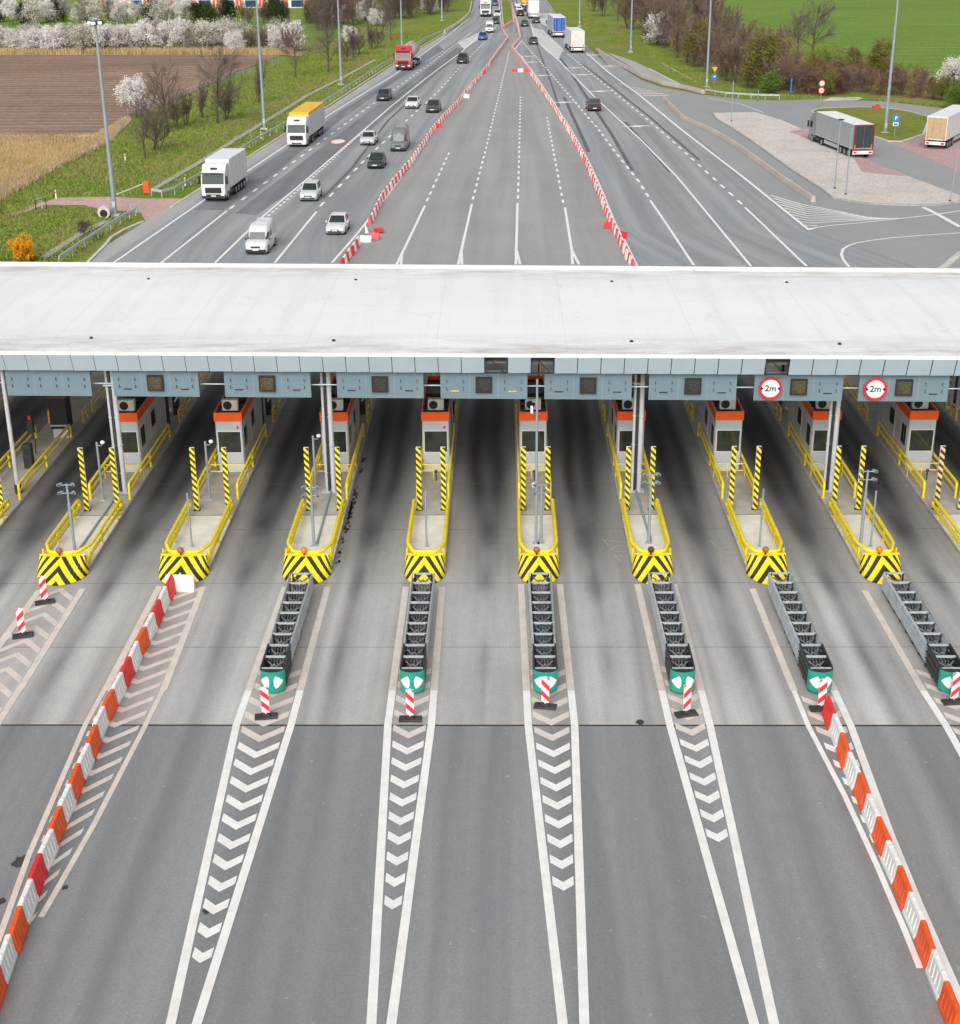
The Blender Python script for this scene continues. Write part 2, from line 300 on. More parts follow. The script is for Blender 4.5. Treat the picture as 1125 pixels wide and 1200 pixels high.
# ---------------------------------------------------------------- mesh helpers
class MB:
    def __init__(s): s.v = []; s.f = []; s.mi = []; s.uv = []; s.sm = []; s.mats = []
    def slot(s, m):
        if m not in s.mats: s.mats.append(m)
        return s.mats.index(m)
    def add(s, vs_, fs, m, uv=None, smooth=False):
        b = len(s.v); s.v += [tuple(p) for p in vs_]; k = s.slot(m)
        for i, f in enumerate(fs):
            s.f.append(tuple(b+j for j in f)); s.mi.append(k); s.sm.append(smooth)
            s.uv.append([uv[j] for j in f] if uv else [(0, 0)]*len(f))
        return s
    def box(s, x0, x1, y0, y1, z0, z1, m, bev=0):
        if bev:
            b = bev; rings = []
            for z, i in ((z0, b), (z0+b, 0), (z1-b, 0), (z1, b)):
                rings.append([(x0+i+b*(i == 0)*0, y0+b, z), (x0+b+i*0, y0+i, z), (x1-b, y0+i, z), (x1-i, y0+b, z), (x1-i, y1-b, z), (x1-b, y1-i, z), (x0+b, y1-i, z), (x0+i, y1-b, z)])
            return s.loft(rings, m)
        v = [(x0, y0, z0), (x1, y0, z0), (x1, y1, z0), (x0, y1, z0), (x0, y0, z1), (x1, y0, z1), (x1, y1, z1), (x0, y1, z1)]
        return s.add(v, [(0, 3, 2, 1), (4, 5, 6, 7), (0, 1, 5, 4), (1, 2, 6, 5), (2, 3, 7, 6), (3, 0, 4, 7)], m)
    def obox(s, c, d, rz, m):
        x, y, z = [a/2 for a in d]; cc, ss = math.cos(rz), math.sin(rz)
        v = [(c[0]+a*cc-b*ss, c[1]+a*ss+b*cc, c[2]+e) for e in (-z, z) for a, b in ((-x, -y), (x, -y), (x, y), (-x, y))]
        return s.add(v, [(0, 3, 2, 1), (4, 5, 6, 7), (0, 1, 5, 4), (1, 2, 6, 5), (2, 3, 7, 6), (3, 0, 4, 7)], m)
    def loft(s, rings, m, smooth=False, cap=True, closed=True):
        n = len(rings[0]); v = [p for r in rings for p in r]; f = []
        for i in range(len(rings)-1):
            for j in range(n if closed else n-1):
                a, b = i*n+j, i*n+(j+1) % n; f.append((a, b, b+n, a+n))
        s.add(v, f, m, None, smooth)
        if cap and closed:
            s.add(rings[0], [tuple(range(n))[::-1]], m); s.add(rings[-1], [tuple(range(n))], m)
        return s
    def tube(s, pts, r, m, n=8, smooth=True, cap=True, closed=False):
        P = [Vector(p) for p in pts]; rings = []; prev = None
        rr = r if isinstance(r, (list, tuple)) else [r]*len(P)
        N = len(P)
        for i, p in enumerate(P):
            a = P[(i-1) % N] if (i or closed) else p; b = P[(i+1) % N] if (i < N-1 or closed) else p
            t = (b-a).normalized() if (b-a).length > 1e-9 else Vector((0, 0, 1))
            if prev is None: u = t.cross(Vector((0, 0, 1)) if abs(t.z) < .9 else Vector((1, 0, 0))).normalized()
            else: u = (prev-t*prev.dot(t)).normalized()
            prev = u; w_ = t.cross(u)
            rings.append([tuple(p+(u*math.cos(k*2*math.pi/n)+w_*math.sin(k*2*math.pi/n))*rr[i]) for k in range(n)])
        if closed: rings.append(rings[0])
        return s.loft(rings, m, smooth, cap and not closed)
    def cyl(s, c, r, z0, z1, m, n=16, r1=None):
        return s.tube([(c[0], c[1], z0), (c[0], c[1], z1)], [r, r if r1 is None else r1], m, n)
    def sphere(s, c, r, m, n=12, sz=1):
        rings = []
        for i in range(1, 8):
            a = -math.pi/2+math.pi*i/8; rings.append([(c[0]+r*math.cos(a)*math.cos(k*2*math.pi/n), c[1]+r*math.cos(a)*math.sin(k*2*math.pi/n), c[2]+r*sz*math.sin(a)) for k in range(n)])
        return s.loft(rings, m, True)
    def quad(s, q, m, uv=None): return s.add(q, [(0, 1, 2, 3)], m, uv)
    def panel(s, q, u0, u1, v0, v1, off, m, thick=None):
        """a plate lying just proud of the quad q (a,b,c,d anticlockwise), between fractions u0..u1, v0..v1"""
        q = [Vector(p) for p in q]; nrm = (q[1]-q[0]).cross(q[3]-q[0]).normalized()
        f = lambda u, v: (q[0]*(1-u)*(1-v)+q[1]*u*(1-v)+q[2]*u*v+q[3]*(1-u)*v)
        a = [f(u0, v0)+nrm*off, f(u1, v0)+nrm*off, f(u1, v1)+nrm*off, f(u0, v1)+nrm*off]
        b = [p-nrm*(off+.03 if thick is None else thick) for p in a]
        return s.add(a+b, [(0, 1, 2, 3), (7, 6, 5, 4), (0, 4, 5, 1), (1, 5, 6, 2), (2, 6, 7, 3), (3, 7, 4, 0)], m)
    def build(s, name, parent=None, loc=None):
        me = bpy.data.meshes.new(name); me.from_pydata(s.v, [], s.f)
        for m in s.mats: me.materials.append(m)
        me.polygons.foreach_set('material_index', s.mi); me.polygons.foreach_set('use_smooth', s.sm)
        if any(u[0] != (0, 0) or u[-1] != (0, 0) for u in s.uv):
            ul = me.uv_layers.new(name='UVMap'); ul.data.foreach_set('uv', [c for u in s.uv for p in u for c in p])
        me.update(); o = bpy.data.objects.new(name, me); COL.objects.link(o)
        if parent: o.parent = parent
        if loc: o.location = loc
        return o
def tag(o, label=None, cat=None, group=None, kind=None):
    for k, v in (('label', label), ('category', cat), ('group', group), ('kind', kind)):
        if v: o[k] = v
    return o
def thing(name, label, cat, loc=(0, 0, 0), rz=0, group=None):
    o = bpy.data.objects.new(name, None); COL.objects.link(o); o.empty_display_size = .3
    o.location = loc; o.rotation_euler = (0, 0, rz); return tag(o, label, cat, group)
def kids(o): return [c for c in bpy.data.objects if c.parent == o]
def dup(root, loc=None, rz=None, label=None, group=None, scale=None):
    def cp(o, par):
        c = o.copy(); COL.objects.link(c); c.parent = par
        for ch in CH.get(o.name, kids(o)): cp(ch, c)
        return c
    CH = {}
    r = cp(root, None)
    if loc is not None: r.location = loc
    if rz is not None: r.rotation_euler = (0, 0, rz)
    if label: r['label'] = label
    if group: r['group'] = group
    if scale: r.scale = scale
    return r
def sheet(name, poly, z, m, uvs=1/3.5, px=True, kind='structure'):
    p = [at(*q) for q in poly] if px else poly
    mb = MB(); mb.add([(x, y, z) for x, y in p], [tuple(range(len(p)))], m, [(x*uvs, y) for x, y in p])
    o = mb.build(name)
    import bmesh
    bm = bmesh.new(); bm.from_mesh(o.data); bmesh.ops.triangulate(bm, faces=bm.faces[:])
    for f in bm.faces:
        if f.normal.z < 0: f.normal_flip()
    bm.to_mesh(o.data); bm.free()
    return tag(o, kind=kind)
def offs(pl, d):
    out = []
    for i, p in enumerate(pl):
        a = Vector(pl[max(0, i-1)]); b = Vector(pl[min(len(pl)-1, i+1)]); t = (b-a).normalized(); out.append((p[0]-t.y*d, p[1]+t.x*d))
    return out
def strip(mb, pl, wd, z, m):
    a = offs(pl, wd/2); b = offs(pl, -wd/2)
    v = [(x, y, z) for x, y in b]+[(x, y, z) for x, y in a]; n = len(pl)
    mb.add(v, [(i, i+1, n+i+1, n+i) for i in range(n-1)], m)
def resample(pl, step):
    out = [Vector(pl[0])]; 
    for a, b in zip(pl, pl[1:]):
        a, b = Vector(a), Vector(b); n = max(1, int(math.ceil((b-a).length/step)))
        out += [a+(b-a)*k/n for k in range(1, n+1)]
    return [tuple(p) for p in out]
def walk(pl, s):
    for a, b in zip(pl, pl[1:]):
        a, b = Vector(a), Vector(b); L = (b-a).length
        if s <= L: return a+(b-a)*(s/L), (b-a).normalized()
        s -= L
    return None, None
def plen(pl): return sum((Vector(b)-Vector(a)).length for a, b in zip(pl, pl[1:]))
def dashes(mb, pl, on, off, wd, z, m):
    s = 0; L = plen(pl)
    while s+on < L:
        (p, t), (q, _) = walk(pl, s), walk(pl, s+on); strip(mb, [tuple(p), tuple(q)], wd, z, m); s += on+off
P = lambda *q: [at(*c) for c in q]
ORD = ['first', 'second', 'third', 'fourth', 'fifth', 'sixth', 'seventh', 'eighth', 'ninth', 'tenth', 'eleventh', 'twelfth', 'thirteenth', 'fourteenth', 'fifteenth', 'sixteenth', 'seventeenth', 'eighteenth', 'nineteenth', 'twentieth', 'twenty-first', 'twenty-second', 'twenty-third', 'twenty-fourth', 'twenty-fifth', 'twenty-sixth', 'twenty-seventh', 'twenty-eighth', 'twenty-ninth', 'thirtieth']

# island axes, west to east; index -1..10 of the survey become 0..11 here
IX = [-31.2, -25.4, -19.80, -14.32, -8.76, -3.45, 1.67, 6.78, 11.89, 16.95, 21.97, 27.1]
HW = [1.12, 1.12, 1.12, 1.12, 1.08, .90, .90, .90, .90, .90, .92, .92]
ION = ['westernmost', 'leftmost booth-less', 'first booth', 'second booth', 'third booth', 'fourth booth', 'fifth booth', 'sixth booth', 'seventh booth', 'eighth booth', 'ninth booth', 'rightmost']
def ulane(x):
    if x <= IX[0]: return (x-IX[0])/5.5
    for i in range(len(IX)-1):
        if x <= IX[i+1]: return i+(x-IX[i])/(IX[i+1]-IX[i])
    return len(IX)-1+(x-IX[-1])/5.1

# ---------------------------------------------------------------- the setting: ground, fields, roads
def bigsheet(name, x0, x1, y0, y1, z, m):
    mb = MB(); mb.add([(x0, y0, z), (x1, y0, z), (x1, y1, z), (x0, y1, z)], [(0, 1, 2, 3)], m); return tag(mb.build(name), kind='structure')
bigsheet('ground', -2500, 2500, -600, 4000, -.10, m_grass)
# plaza: rows of quads whose UV u counts lanes
def plaza(name, y0, y1, z, m):
    xs = [-75]+[x for x in IX]+[75]; mb = MB()
    for a, b in zip(xs, xs[1:]):
        mb.add([(a, y0, z), (b, y0, z), (b, y1, z), (a, y1, z)], [(0, 1, 2, 3)], m, [(ulane(a), y0), (ulane(b), y0), (ulane(b), y1), (ulane(a), y1)])
    return tag(mb.build(name), kind='structure')
plaza('plaza_road', -60, 45.5, 0, m_fore)
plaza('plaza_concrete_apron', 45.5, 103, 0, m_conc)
# carriageways north of the plaza, as a lofted sheet between its two edges
LE = P((105, 307), (124, 288), (171, 259), (220, 229), (300, 179), (332, 159), (400, 116), (465, 73), (521, 40), (545, 26), (553, 12), (556, 0))
RE = P((1125, 330), (947, 269), (870, 207), (800, 145), (750, 110), (715, 79), (689, 55), (668, 33), (650, 14), (641, 0))
def interp(pl, y):
    if y <= pl[0][1]:
        return pl[0][0]+(y-pl[0][1])*0
    for a, b in zip(pl, pl[1:]):
        if y <= b[1]: return a[0]+(b[0]-a[0])*(y-a[1])/(b[1]-a[1])
    a, b = pl[-2:]; return b[0]+(y-b[1])*(b[0]-a[0])/(b[1]-a[1])
def northroad():
    mb = MB(); ys = [103+i*4 for i in range(60)]+[343+i*15 for i in range(1, 120)]; N = 12
    v = []; uv = []
    for y in ys:
        a, b = interp(LE, y), interp(RE, y)
        if y < LE[0][1]: a = -46+(LE[0][0]+46)*(y-103)/(LE[0][1]-103)
        for k in range(N+1): v.append((a+(b-a)*k/N, y, 0)); uv.append((k, y))
    f = [(r*(N+1)+k, r*(N+1)+k+1, (r+1)*(N+1)+k+1, (r+1)*(N+1)+k) for r in range(len(ys)-1) for k in range(N)]
    mb.add(v, f, m_road, uv); return tag(mb.build('motorway'), kind='structure')
northroad()
xe = interp(RE, 103)
sheet('service_road', [at(947, 269), at(870, 207), at(800, 145), at(750, 110), at(715, 79), at(699, 60), at(752, 94), at(778, 103), at(823, 111), at(870, 116), at(913, 118), at(967, 116), at(1037, 119), at(1125, 129), at(1300, 165), (130, 103), (24, 103), at(1125, 330)], -.004, m_serv, px=False, uvs=.2)
sheet('hard_shoulder', [(708, 60), (744, 72), (803, 102), (761, 92), (745, 82)], .004, m_should)
# closed middle carriageways between the two barrier rows
LB = P((405.6, 309), (423, 282), (436, 258), (449, 232), (484, 189), (511, 149), (538, 120), (545, 111), (568, 84), (595, 47), (588, 36))
RB = P((739.6, 311.6), (725, 281), (715, 261), (701, 225.6), (687, 192), (664, 150), (640, 113), (620, 84), (600, 58), (610, 47), (605, 28))
mb = MB(); ys = [103, 110, 121]+[121+i*6 for i in range(1, 46)]
v, uv = [], []
for y in ys:
    a, b = interp(LB, y), interp(RB, y)
    for k in range(5): v.append((a+(b-a)*k/4, y, .004)); uv.append((k, y))
mb.add(v, [(r*5+k, r*5+k+1, (r+1)*5+k+1, (r+1)*5+k) for r in range(len(ys)-1) for k in range(4)], m_closed, uv)
tag(mb.build('closed_carriageway'), kind='structure')
# resurfaced dark patches on the lorry lanes
sheet('dark_resurfacing', [(275, 250), (300, 252), (345, 222), (400, 180), (470, 122), (520, 80), (545, 57), (535, 56), (470, 103), (370, 178)], .004, m_patch)
sheet('dark_resurfacing', [(226, 246), (262, 246), (320, 205), (400, 140), (470, 90), (520, 58), (512, 52), (463, 89), (390, 138), (333, 177)], .004, m_patch)
sheet('shoulder_strip', [(105, 307), (122, 307), (200, 256), (237, 230), (333, 168), (388, 130), (463, 82), (521, 44), (521, 40), (465, 73), (400, 116), (332, 159), (300, 179), (220, 229), (171, 259), (124, 288)], .006, m_should)
# fields
sheet('ploughed_field', [at(-260, 160), at(0, 159), at(110, 159), at(150, 135), at(200, 120), at(262, 90), at(330, 64), at(0, 64), at(-300, 60)], -.03, m_plough, px=False)
sheet('dry_meadow', [(-260, 300), (0, 232), (28, 218), (62, 198), (100, 180), (130, 164), (155, 140), (150, 134), (110, 159), (0, 160), (-260, 161)], -.025, m_dry)
sheet('dry_field_edge', [(-300, 60), (0, 64), (330, 64), (352, 66), (362, 59), (250, 59), (0, 57), (-300, 53)], -.03, m_dry)
sheet('meadow_strip', [(-200, 44), (420, 44), (420, 26), (-200, 22)], -.04, m_wheat)
sheet('green_field', [at(905, 30), at(1000, 60), at(1075, 85), at(1125, 95), at(1700, 190), (900, 400), (900, 1800), (60, 1800), at(700, 8), at(800, 8)], -.04, m_wheat, px=False)
sheet('gravel_track', [(62, 233), (70, 231), (130, 230), (170, 232), (215, 232), (200, 243), (171, 259), (165, 249), (154, 247), (125, 247), (100, 240), (50, 240), (20, 252), (8, 251), (35, 240)], -.05, m_track)
sheet('bare_verge_ribbon', [(178, 222), (233, 187), (282, 156), (330, 127), (400, 88), (440, 66), (436, 62), (395, 80), (325, 116), (272, 142), (222, 172), (166, 216)], -.07, groundmat('brown_verge', ((.30, .22, .13), (.20, .23, .04), (.36, .25, .17)), .12, (.22, .27, .05), .8).m)
sheet('bare_verge_ribbon', [(20, 300), (45, 300), (92, 272), (120, 258), (112, 250), (80, 262), (40, 280)], -.07, groundmat('brown_verge2', ((.28, .24, .11), (.22, .26, .05), (.34, .28, .15)), .12, (.24, .28, .05), .8).m)
# parking area
sheet('parking_pavement', [(835, 133), (884, 132), (915, 141), (947, 155), (1000, 182), (1063, 207), (1125, 230), (1124, 237), (1097, 241), (1060, 241), (1017, 239), (977, 233), (963, 222), (930, 201), (902, 181), (877, 163), (857, 150), (840, 140)], .10, m_pave)
sheet('block_paving', [(925, 155), (945, 151), (1000, 181), (1064, 208), (1010, 203), (1000, 185)], .104, m_pink)
sheet('block_paving', [(1040, 167), (1070, 166), (1083, 158), (1125, 145), (1240, 165), (1240, 235), (1125, 202), (1075, 180)], .004, m_pink)
sheet('grass_islet', [(951, 131), (958, 128), (977, 127), (1010, 126), (1037, 127), (1065, 131), (1087, 137), (1088, 142), (1082, 158), (1057, 166), (1042, 166), (1026, 161), (1000, 155), (965, 141)], .10, m_islet)
sheet('verge_pad', [(962, 118.5), (1005, 117.5), (1012, 116), (1008, 114), (975, 114.2)], .03, m_pave)

# ---------------------------------------------------------------- road markings
mk = MB(); Z = .014
NL = [0]
def line(q, wd=.24, m=m_mark, z=Z): NL[0] += 1; strip(mk, resample(P(*q), 6), wd, z+.0006*(NL[0] % 9), m)
def dash(q, on=2.0, off=2.0, wd=.24): NL[0] += 1; dashes(mk, P(*q), on, off, wd, Z+.006+.0006*(NL[0] % 5), m_mark)
line([(133, 308), (237, 236), (333, 172), (388, 133), (463, 87), (500, 60), (530, 38), (548, 22)])
line([(189, 308), (266, 247)]); dash([(269, 245), (367, 173), (420, 134), (465, 103), (510, 70), (552, 38)], 2, 3, .3)
line([(252, 308), (310, 252), (375, 197), (458, 125), (500, 91), (542, 60), (560, 42)]); dash([(314, 253.5), (379, 197), (430, 150)], .9, .9, .28)
line([(322, 308), (371, 248)]); dash([(375, 242), (428, 187), (478, 140), (515, 106), (545, 72), (575, 43), (583, 28)], 2.4, 3.2, .3)
line([(389, 308), (417, 276), (436, 252), (455, 228), (470, 208)])
line([(465, 310), (498, 241)]); line([(470, 310), (470.8, 297)]); dash([(500, 236), (528, 175)])
line([(537, 310), (553, 239)]); line([(541.5, 310), (540.6, 295)]); dash([(554, 234), (570, 172), (585, 110), (597, 60)])
line([(604.5, 310), (606.5, 238)]); line([(609.5, 310), (605.6, 294)]); dash([(607, 233), (610, 113)])
line([(671, 310), (670, 293), (662, 243)]); line([(678.5, 310), (670, 293)]); dash([(660, 238), (641, 137)])
line([(746, 311.6), (731, 281), (720, 261), (706, 225.6), (691, 192), (668, 150), (644, 113), (624, 84), (611, 66), (603, 58)], .3)
line([(603, 58), (611, 48)], .3); line([(611, 48), (607, 28), (598, 0)], .3)
dash([(612, 49), (640, 80), (668, 113), (700, 150), (720, 177), (748, 212), (760, 231)], 2.2, 2.4, .3); line([(762, 235), (780, 261), (813, 311)])
line([(622, 28), (627, 46), (654, 70), (698, 115), (750, 163), (794, 208), (880, 312)])
dash([(665, 63), (700, 92), (750, 133), (790, 167), (870, 240)], 2.2, 2.6, .3); line([(873, 243), (945, 312)])
dash([(632, 30), (645, 46), (663, 62)], 2.2, 2.6, .3)
line([(687, 62), (712, 84), (750, 112), (796, 150), (870, 207), (948, 269.5)], .3)
line([(948, 269.5), (957, 266.5), (972, 264.5), (1010, 261), (1070, 254.5), (1100, 251), (1125, 247), (1160, 243)])
line([(995, 313), (988, 304), (986, 298), (988, 292), (994, 288), (1003, 285), (1020, 282), (1043, 279), (1080, 276), (1125, 273)])
line([(1082, 243), (1100, 252), (1125, 266)], .5)
line([(830, 115), (868, 122), (895, 132)], .2)
# hatched gore triangle on the right
A, B, C_ = at(903, 229), at(968, 248), at(947, 268.5); Dd = at(1070, 254.5)
for i in range(11):
    k = i/10; a = Vector(A)*(1-k)+Vector(C_)*k; b = Vector(B)*(1-k)+Vector(at(957, 266.5))*k; b2 = Vector(Dd)
    strip(mk, [tuple(a), tuple(a*.42*(1)+b*.58), tuple(b*(.75*(1-k))+b2*(1-.75*(1-k)))] if k < .9 else [tuple(a), tuple(b)], .26, Z+.001*(i % 2), m_mark)
# pale painted gores farther off
sg = lambda poly, z=.016: mk.add([(*at(*q), z) for q in poly], [tuple(range(len(poly)))], mat('pale_gore_paint', (.60, .61, .60), .7, 0, .08, .3, 0, .2))
sg([(536, 50), (544, 57.5), (566, 43), (568, 35)]); sg([(622, 31), (637, 36), (660, 57), (655, 69.5), (640, 60), (627, 46)])
sg([(631, 16), (646, 15), (656, 26), (646, 33), (634, 28)])
for i in range(9):                      # zebra wedge at the slip road
    k = i/9; a = Vector(at(724, 97))*(1-k)+Vector(at(757, 114.5))*k; b = Vector(at(730, 98))*(1-k)+Vector(at(792, 113.2))*k
    strip(mk, [tuple(a), tuple(b)], .9*(.4+k), .016, m_mark2)
# arrows
def arrow(px, py, L=5.2, ang=None):
    x, y = at(px, py); a = ang if ang is not None else R(8)
    pts = [(-.5, .02), (-.12, .018), (-.12, .045), (.5, -.0), (-.12, -.045), (-.12, -.018), (-.5, -.02)]
    pts = [(-.5, .05), (-.05, .10), (-.1, .32), (.5, -.02), (.05, -.10), (.1, -.32)]
    v = [(x+L*(u*math.cos(a))-w_*3.6*math.sin(a), y+L*u*math.sin(a)+w_*3.6*math.cos(a), .016) for u, w_ in pts]
    mk.add(v, [(0, 1, 2, 3), (0, 3, 4, 5)][:0] or [(0, 4, 5), (0, 1, 4), (1, 3, 4), (1, 2, 3)], m_mark)
for q in [(617, 66), (622, 73), (635, 88.5), (660, 120), (674, 79.5), (682, 87.5), (703, 107), (747, 148), (696, 64.5), (715, 77.5)]: arrow(*q)
SEAM = MB()
for q, wd in (([(657, 68), (672, 90), (691, 119), (716, 156), (741, 200)], .5), ([(661, 114), (672, 138), (690, 178)], .5), ([(733, 143), (757, 170), (786, 202)], .45), ([(681, 74), (720, 104), (760, 136), (820, 188)], .4),
        ([(378, 232), (410, 200), (455, 141), (480, 118)], .35), ([(458, 119), (500, 89), (543, 66)], .25), ([(396, 133), (455, 99), (520, 62)], .2), ([(625, 40), (632, 60), (645, 95), (655, 125)], .35)):
    strip(SEAM, resample(P(*q), 5), wd, .009, mat('tar_seam', (.125, .13, .135), .8, 0, .3, 1))
tag(SEAM.build('tar_seams'), kind='structure')
# red and white roundel painted on the lorry lane
x, y = at(396, 166); ring = [(math.cos(a*math.pi/12), math.sin(a*math.pi/12)) for a in range(24)]
mk.add([(x+1.15*c, y+2.4*s, .018) for c, s in ring], [tuple(range(24))], m_signr); mk.add([(x+.9*c, y+1.95*s, .022) for c, s in ring], [tuple(range(24))], m_mark)
# foreground gores
FG = {2: ([(46, 692), (0, 754), (-60, 840)], [(97, 690), (46, 772), (0, 844), (-60, 940)]),
      3: ([(187, 687), (147, 763), (99.7, 850), (34, 1002), (0, 1097), (-25, 1160)], [(238, 688), (200, 790), (169, 853), (111, 965), (61, 1053), (48, 1075)]),
      4: ([(334, 688), (277, 850), (199, 1205)], [(384, 688), (341, 850), (229, 1205)]),
      5: ([(475.7, 688), (454.5, 850), (435, 1205)], [(518, 688), (505.5, 850), (458, 1205)]),
      6: ([(610.7, 685), (619, 850), (660, 1205)], [(656, 685), (673.4, 850), (685, 1205)]),
      7: ([(747, 685), (785, 850), (885, 1205)], [(790, 685), (832, 850), (908, 1205)]),
      8: ([(881.7, 690), (946.7, 850), (990, 933), (1027, 1013), (1060, 1090), (1078, 1135)], [(921.7, 690), (996.7, 850), (1043, 977), (1078, 1063), (1130, 1182)]),
      9: ([(1013, 692), (1080, 807), (1110, 853), (1150, 925)], [(1060, 690), (1150, 840), (1200, 925)])}
LASTY = {2: 38, 3: 33.5, 4: 32.5, 5: 34.9, 6: 35.8, 7: 38.3, 8: 37.0, 9: 38}
for i, (a, b) in FG.items():
    a = P(*a); b = P(*b)
    for e in (a, b):
        strip(mk, e, .19 if (i == 3 or (i == 8 and e is a)) else .27, Z, m_mark2 if i in (2, 3) else m_mark)
        top = [e[0], (interp([e[1], e[0]][0:2] if e[1][1] < e[0][1] else e[:2], 48), 48)]
        strip(mk, top, .28, Z+.004, m_mark2)
    ra, rb = a[::-1], b[::-1]
    y = LASTY[i]; top = 49.2 if i not in (3, 2) else 56.4
    if i == 8: top = 47
    while y < top:
        xa, xb = interp(ra, y)+.17, interp(rb, y)-.17; xc = (xa+xb)/2; t_ = .43
        mm = m_mark if (y < 44 and i != 3) else m_mark2
        if xb-xa > .3:
            h = min(.72, (xb-xa)*.46)
            if i == 2: mk.add([(xa, y-.2, Z), (xc, y+h, Z), (xc, y+h+t_, Z), (xa, y+t_-.2, Z), (xb, y-.2, Z), (xb, y+t_-.2, Z)], [(0, 1, 2, 3), (1, 4, 5, 2)], mm)
            elif i in (3,): mk.add([(xa, y+.5, Z), (xc, y, Z), (xc, y+.36, Z), (xa, y+.86, Z), (xb, y+.9, Z), (xb, y+1.26, Z)], [(0, 1, 2, 3), (1, 4, 5, 2)], mm)
            else: mk.add([(xa, y+h, Z), (xc, y, Z), (xc, y+t_, Z), (xa, y+h+t_, Z), (xb, y+h, Z), (xb, y+h+t_, Z)], [(0, 1, 2, 3), (1, 4, 5, 2)], mm)
        y += 1.07 if i != 2 else 1.2
tag(mk.build('road_markings'), kind='structure')
# transverse construction joint, a dark sealed seam, and a few stains
mb = MB(); mb.add([(-75, 45.42, .006), (75, 45.42, .006), (75, 45.5, .006), (-75, 45.5, .006)], [(0, 1, 2, 3)], m_gap)
tag(mb.build('pavement_joint'), kind='structure')
mb = MB()
for (px, py, r_) in [(25, 1010, .32), (2, 1056, .14), (242, 1068, .13), (76, 1040, .1), (750, 846, .2)]:
    x, y = at(px, py); mb.add([(x+r_*random.uniform(.6, 1.2)*math.cos(k*.42), y+r_*1.3*random.uniform(.6, 1.2)*math.sin(k*.42), .008) for k in range(15)], [tuple(range(15))], m_rub)
for i in (4,):       # oily crumbs along one island kerb
    for k in range(120):
        x = IX[i]+HW[i]+.10+abs(random.gauss(0, .10)); y = random.choice((61, 64.5, 66, 68, 72))+random.gauss(0, 1.1); r_ = random.uniform(.02, .09)
        mb.add([(x+r_*random.uniform(.5, 1.1)*math.cos(q*.7), y+r_*3*random.uniform(.5, 1.1)*math.sin(q*.7), .008) for q in range(9)], [tuple(range(9))], m_rub)
tag(mb.build('oil_stains'), kind='structure')

# ---------------------------------------------------------------- toll canopy
def ry(x, back): return (85.08-.0509*x) if back else (66.40-.031*x)
m_colg = mat('column_grey_paint', (.52, .53, .55), .4, 0, .08, 1, 0, .2)
canopy = thing('toll_canopy', 'long flat white-roofed canopy spanning all the toll lanes', 'canopy', (0, 66, 0))
oy = 66
mb = MB(); X0, X1 = -70, 70; n = 28
v, uv = [], []
for k in range(n+1):
    x = X0+(X1-X0)*k/n
    for j in range(6):
        a, b = ry(x, 0)+.25, ry(x, 1)-.25; zc = 7.86+.10*math.sin(math.pi*j/5)
        v.append((x, a+(b-a)*j/5-oy, zc)); uv.append((x, j/5))
mb.add(v, [(k*6+j, k*6+6+j, k*6+7+j, k*6+j+1) for k in range(n) for j in range(5)], m_roof, uv, True)
mb.build('roof', canopy)
mb = MB()    # parapet rims
def rim(x0, x1, y0f, w_, z0, z1, m):
    mb.add([(x0, y0f(x0), z0), (x1, y0f(x1), z0), (x1, y0f(x1)+w_, z0), (x0, y0f(x0)+w_, z0), (x0, y0f(x0), z1), (x1, y0f(x1), z1), (x1, y0f(x1)+w_, z1), (x0, y0f(x0)+w_, z1)],
           [(0, 3, 2, 1), (4, 5, 6, 7), (0, 1, 5, 4), (1, 2, 6, 5), (2, 3, 7, 6), (3, 0, 4, 7)], m)
rim(X0, X1, lambda x: ry(x, 0)-oy, .14, 7.80, 7.97, m_trim); rim(X0, X1, lambda x: ry(x, 1)-oy-.12, .16, 7.5, 8.06, m_trim)
mb.build('parapet', canopy)
mb = MB()    # fascia of leaning panels, three of them gone
PW = 1.118
def fx(px): return atY(px, 425, 66.5)[0]
missing = [fx(580), fx(633.3), fx(905)]
x = X0; x -= ((x-fx(567.7)) % PW)
opens = []
while x < X1:
    c = x+PW/2; g = .018
    if any(abs(c-q) < PW/2 for q in missing):
        opens.append((x, x+PW)); x += PW; mb.build('fascia', canopy); mb = MB(); continue
    ya, yb = ry(c, 0)-oy, ry(c, 0)-oy+.3
    za, zb = 7.80, 6.93
    q = [(x+g, yb, zb), (x+PW-g, yb, zb), (x+PW-g, ya, za), (x+g, ya, za)]; q2 = [(a, b+.05, c_) for a, b, c_ in q]
    mb.add(q+q2, [(0, 1, 2, 3), (7, 6, 5, 4), (0, 4, 5, 1), (1, 5, 6, 2), (2, 6, 7, 3), (3, 7, 4, 0)], m_blue)
    mb.add([(x-g, yb+.03, zb), (x+g, yb+.03, zb), (x+g, ya+.03, za), (x-g, ya+.03, za)], [(0, 1, 2, 3)], m_gap)
    x += PW
mb.build('fascia', canopy)
for a, b in opens:
    mb = MB(); y = ry(a, 0)-oy+.16
    for (x0, x1, z0, z1) in ((a, a+.05, 6.95, 7.78), (b-.05, b, 6.95, 7.78), (a, b, 6.93, 7.0), (a, b, 7.7, 7.78)): mb.box(x0, x1, y, y+.12, z0, z1, m_dsteel)
    mb.tube([(a+.35, y+.05, 7.6), (b-.2, y+.05, 7.0)], .03, m_dsteel, 6)
    mb.build('fascia_opening_frame', canopy)
mb = MB()    # underside: deck, cross beams, purlins
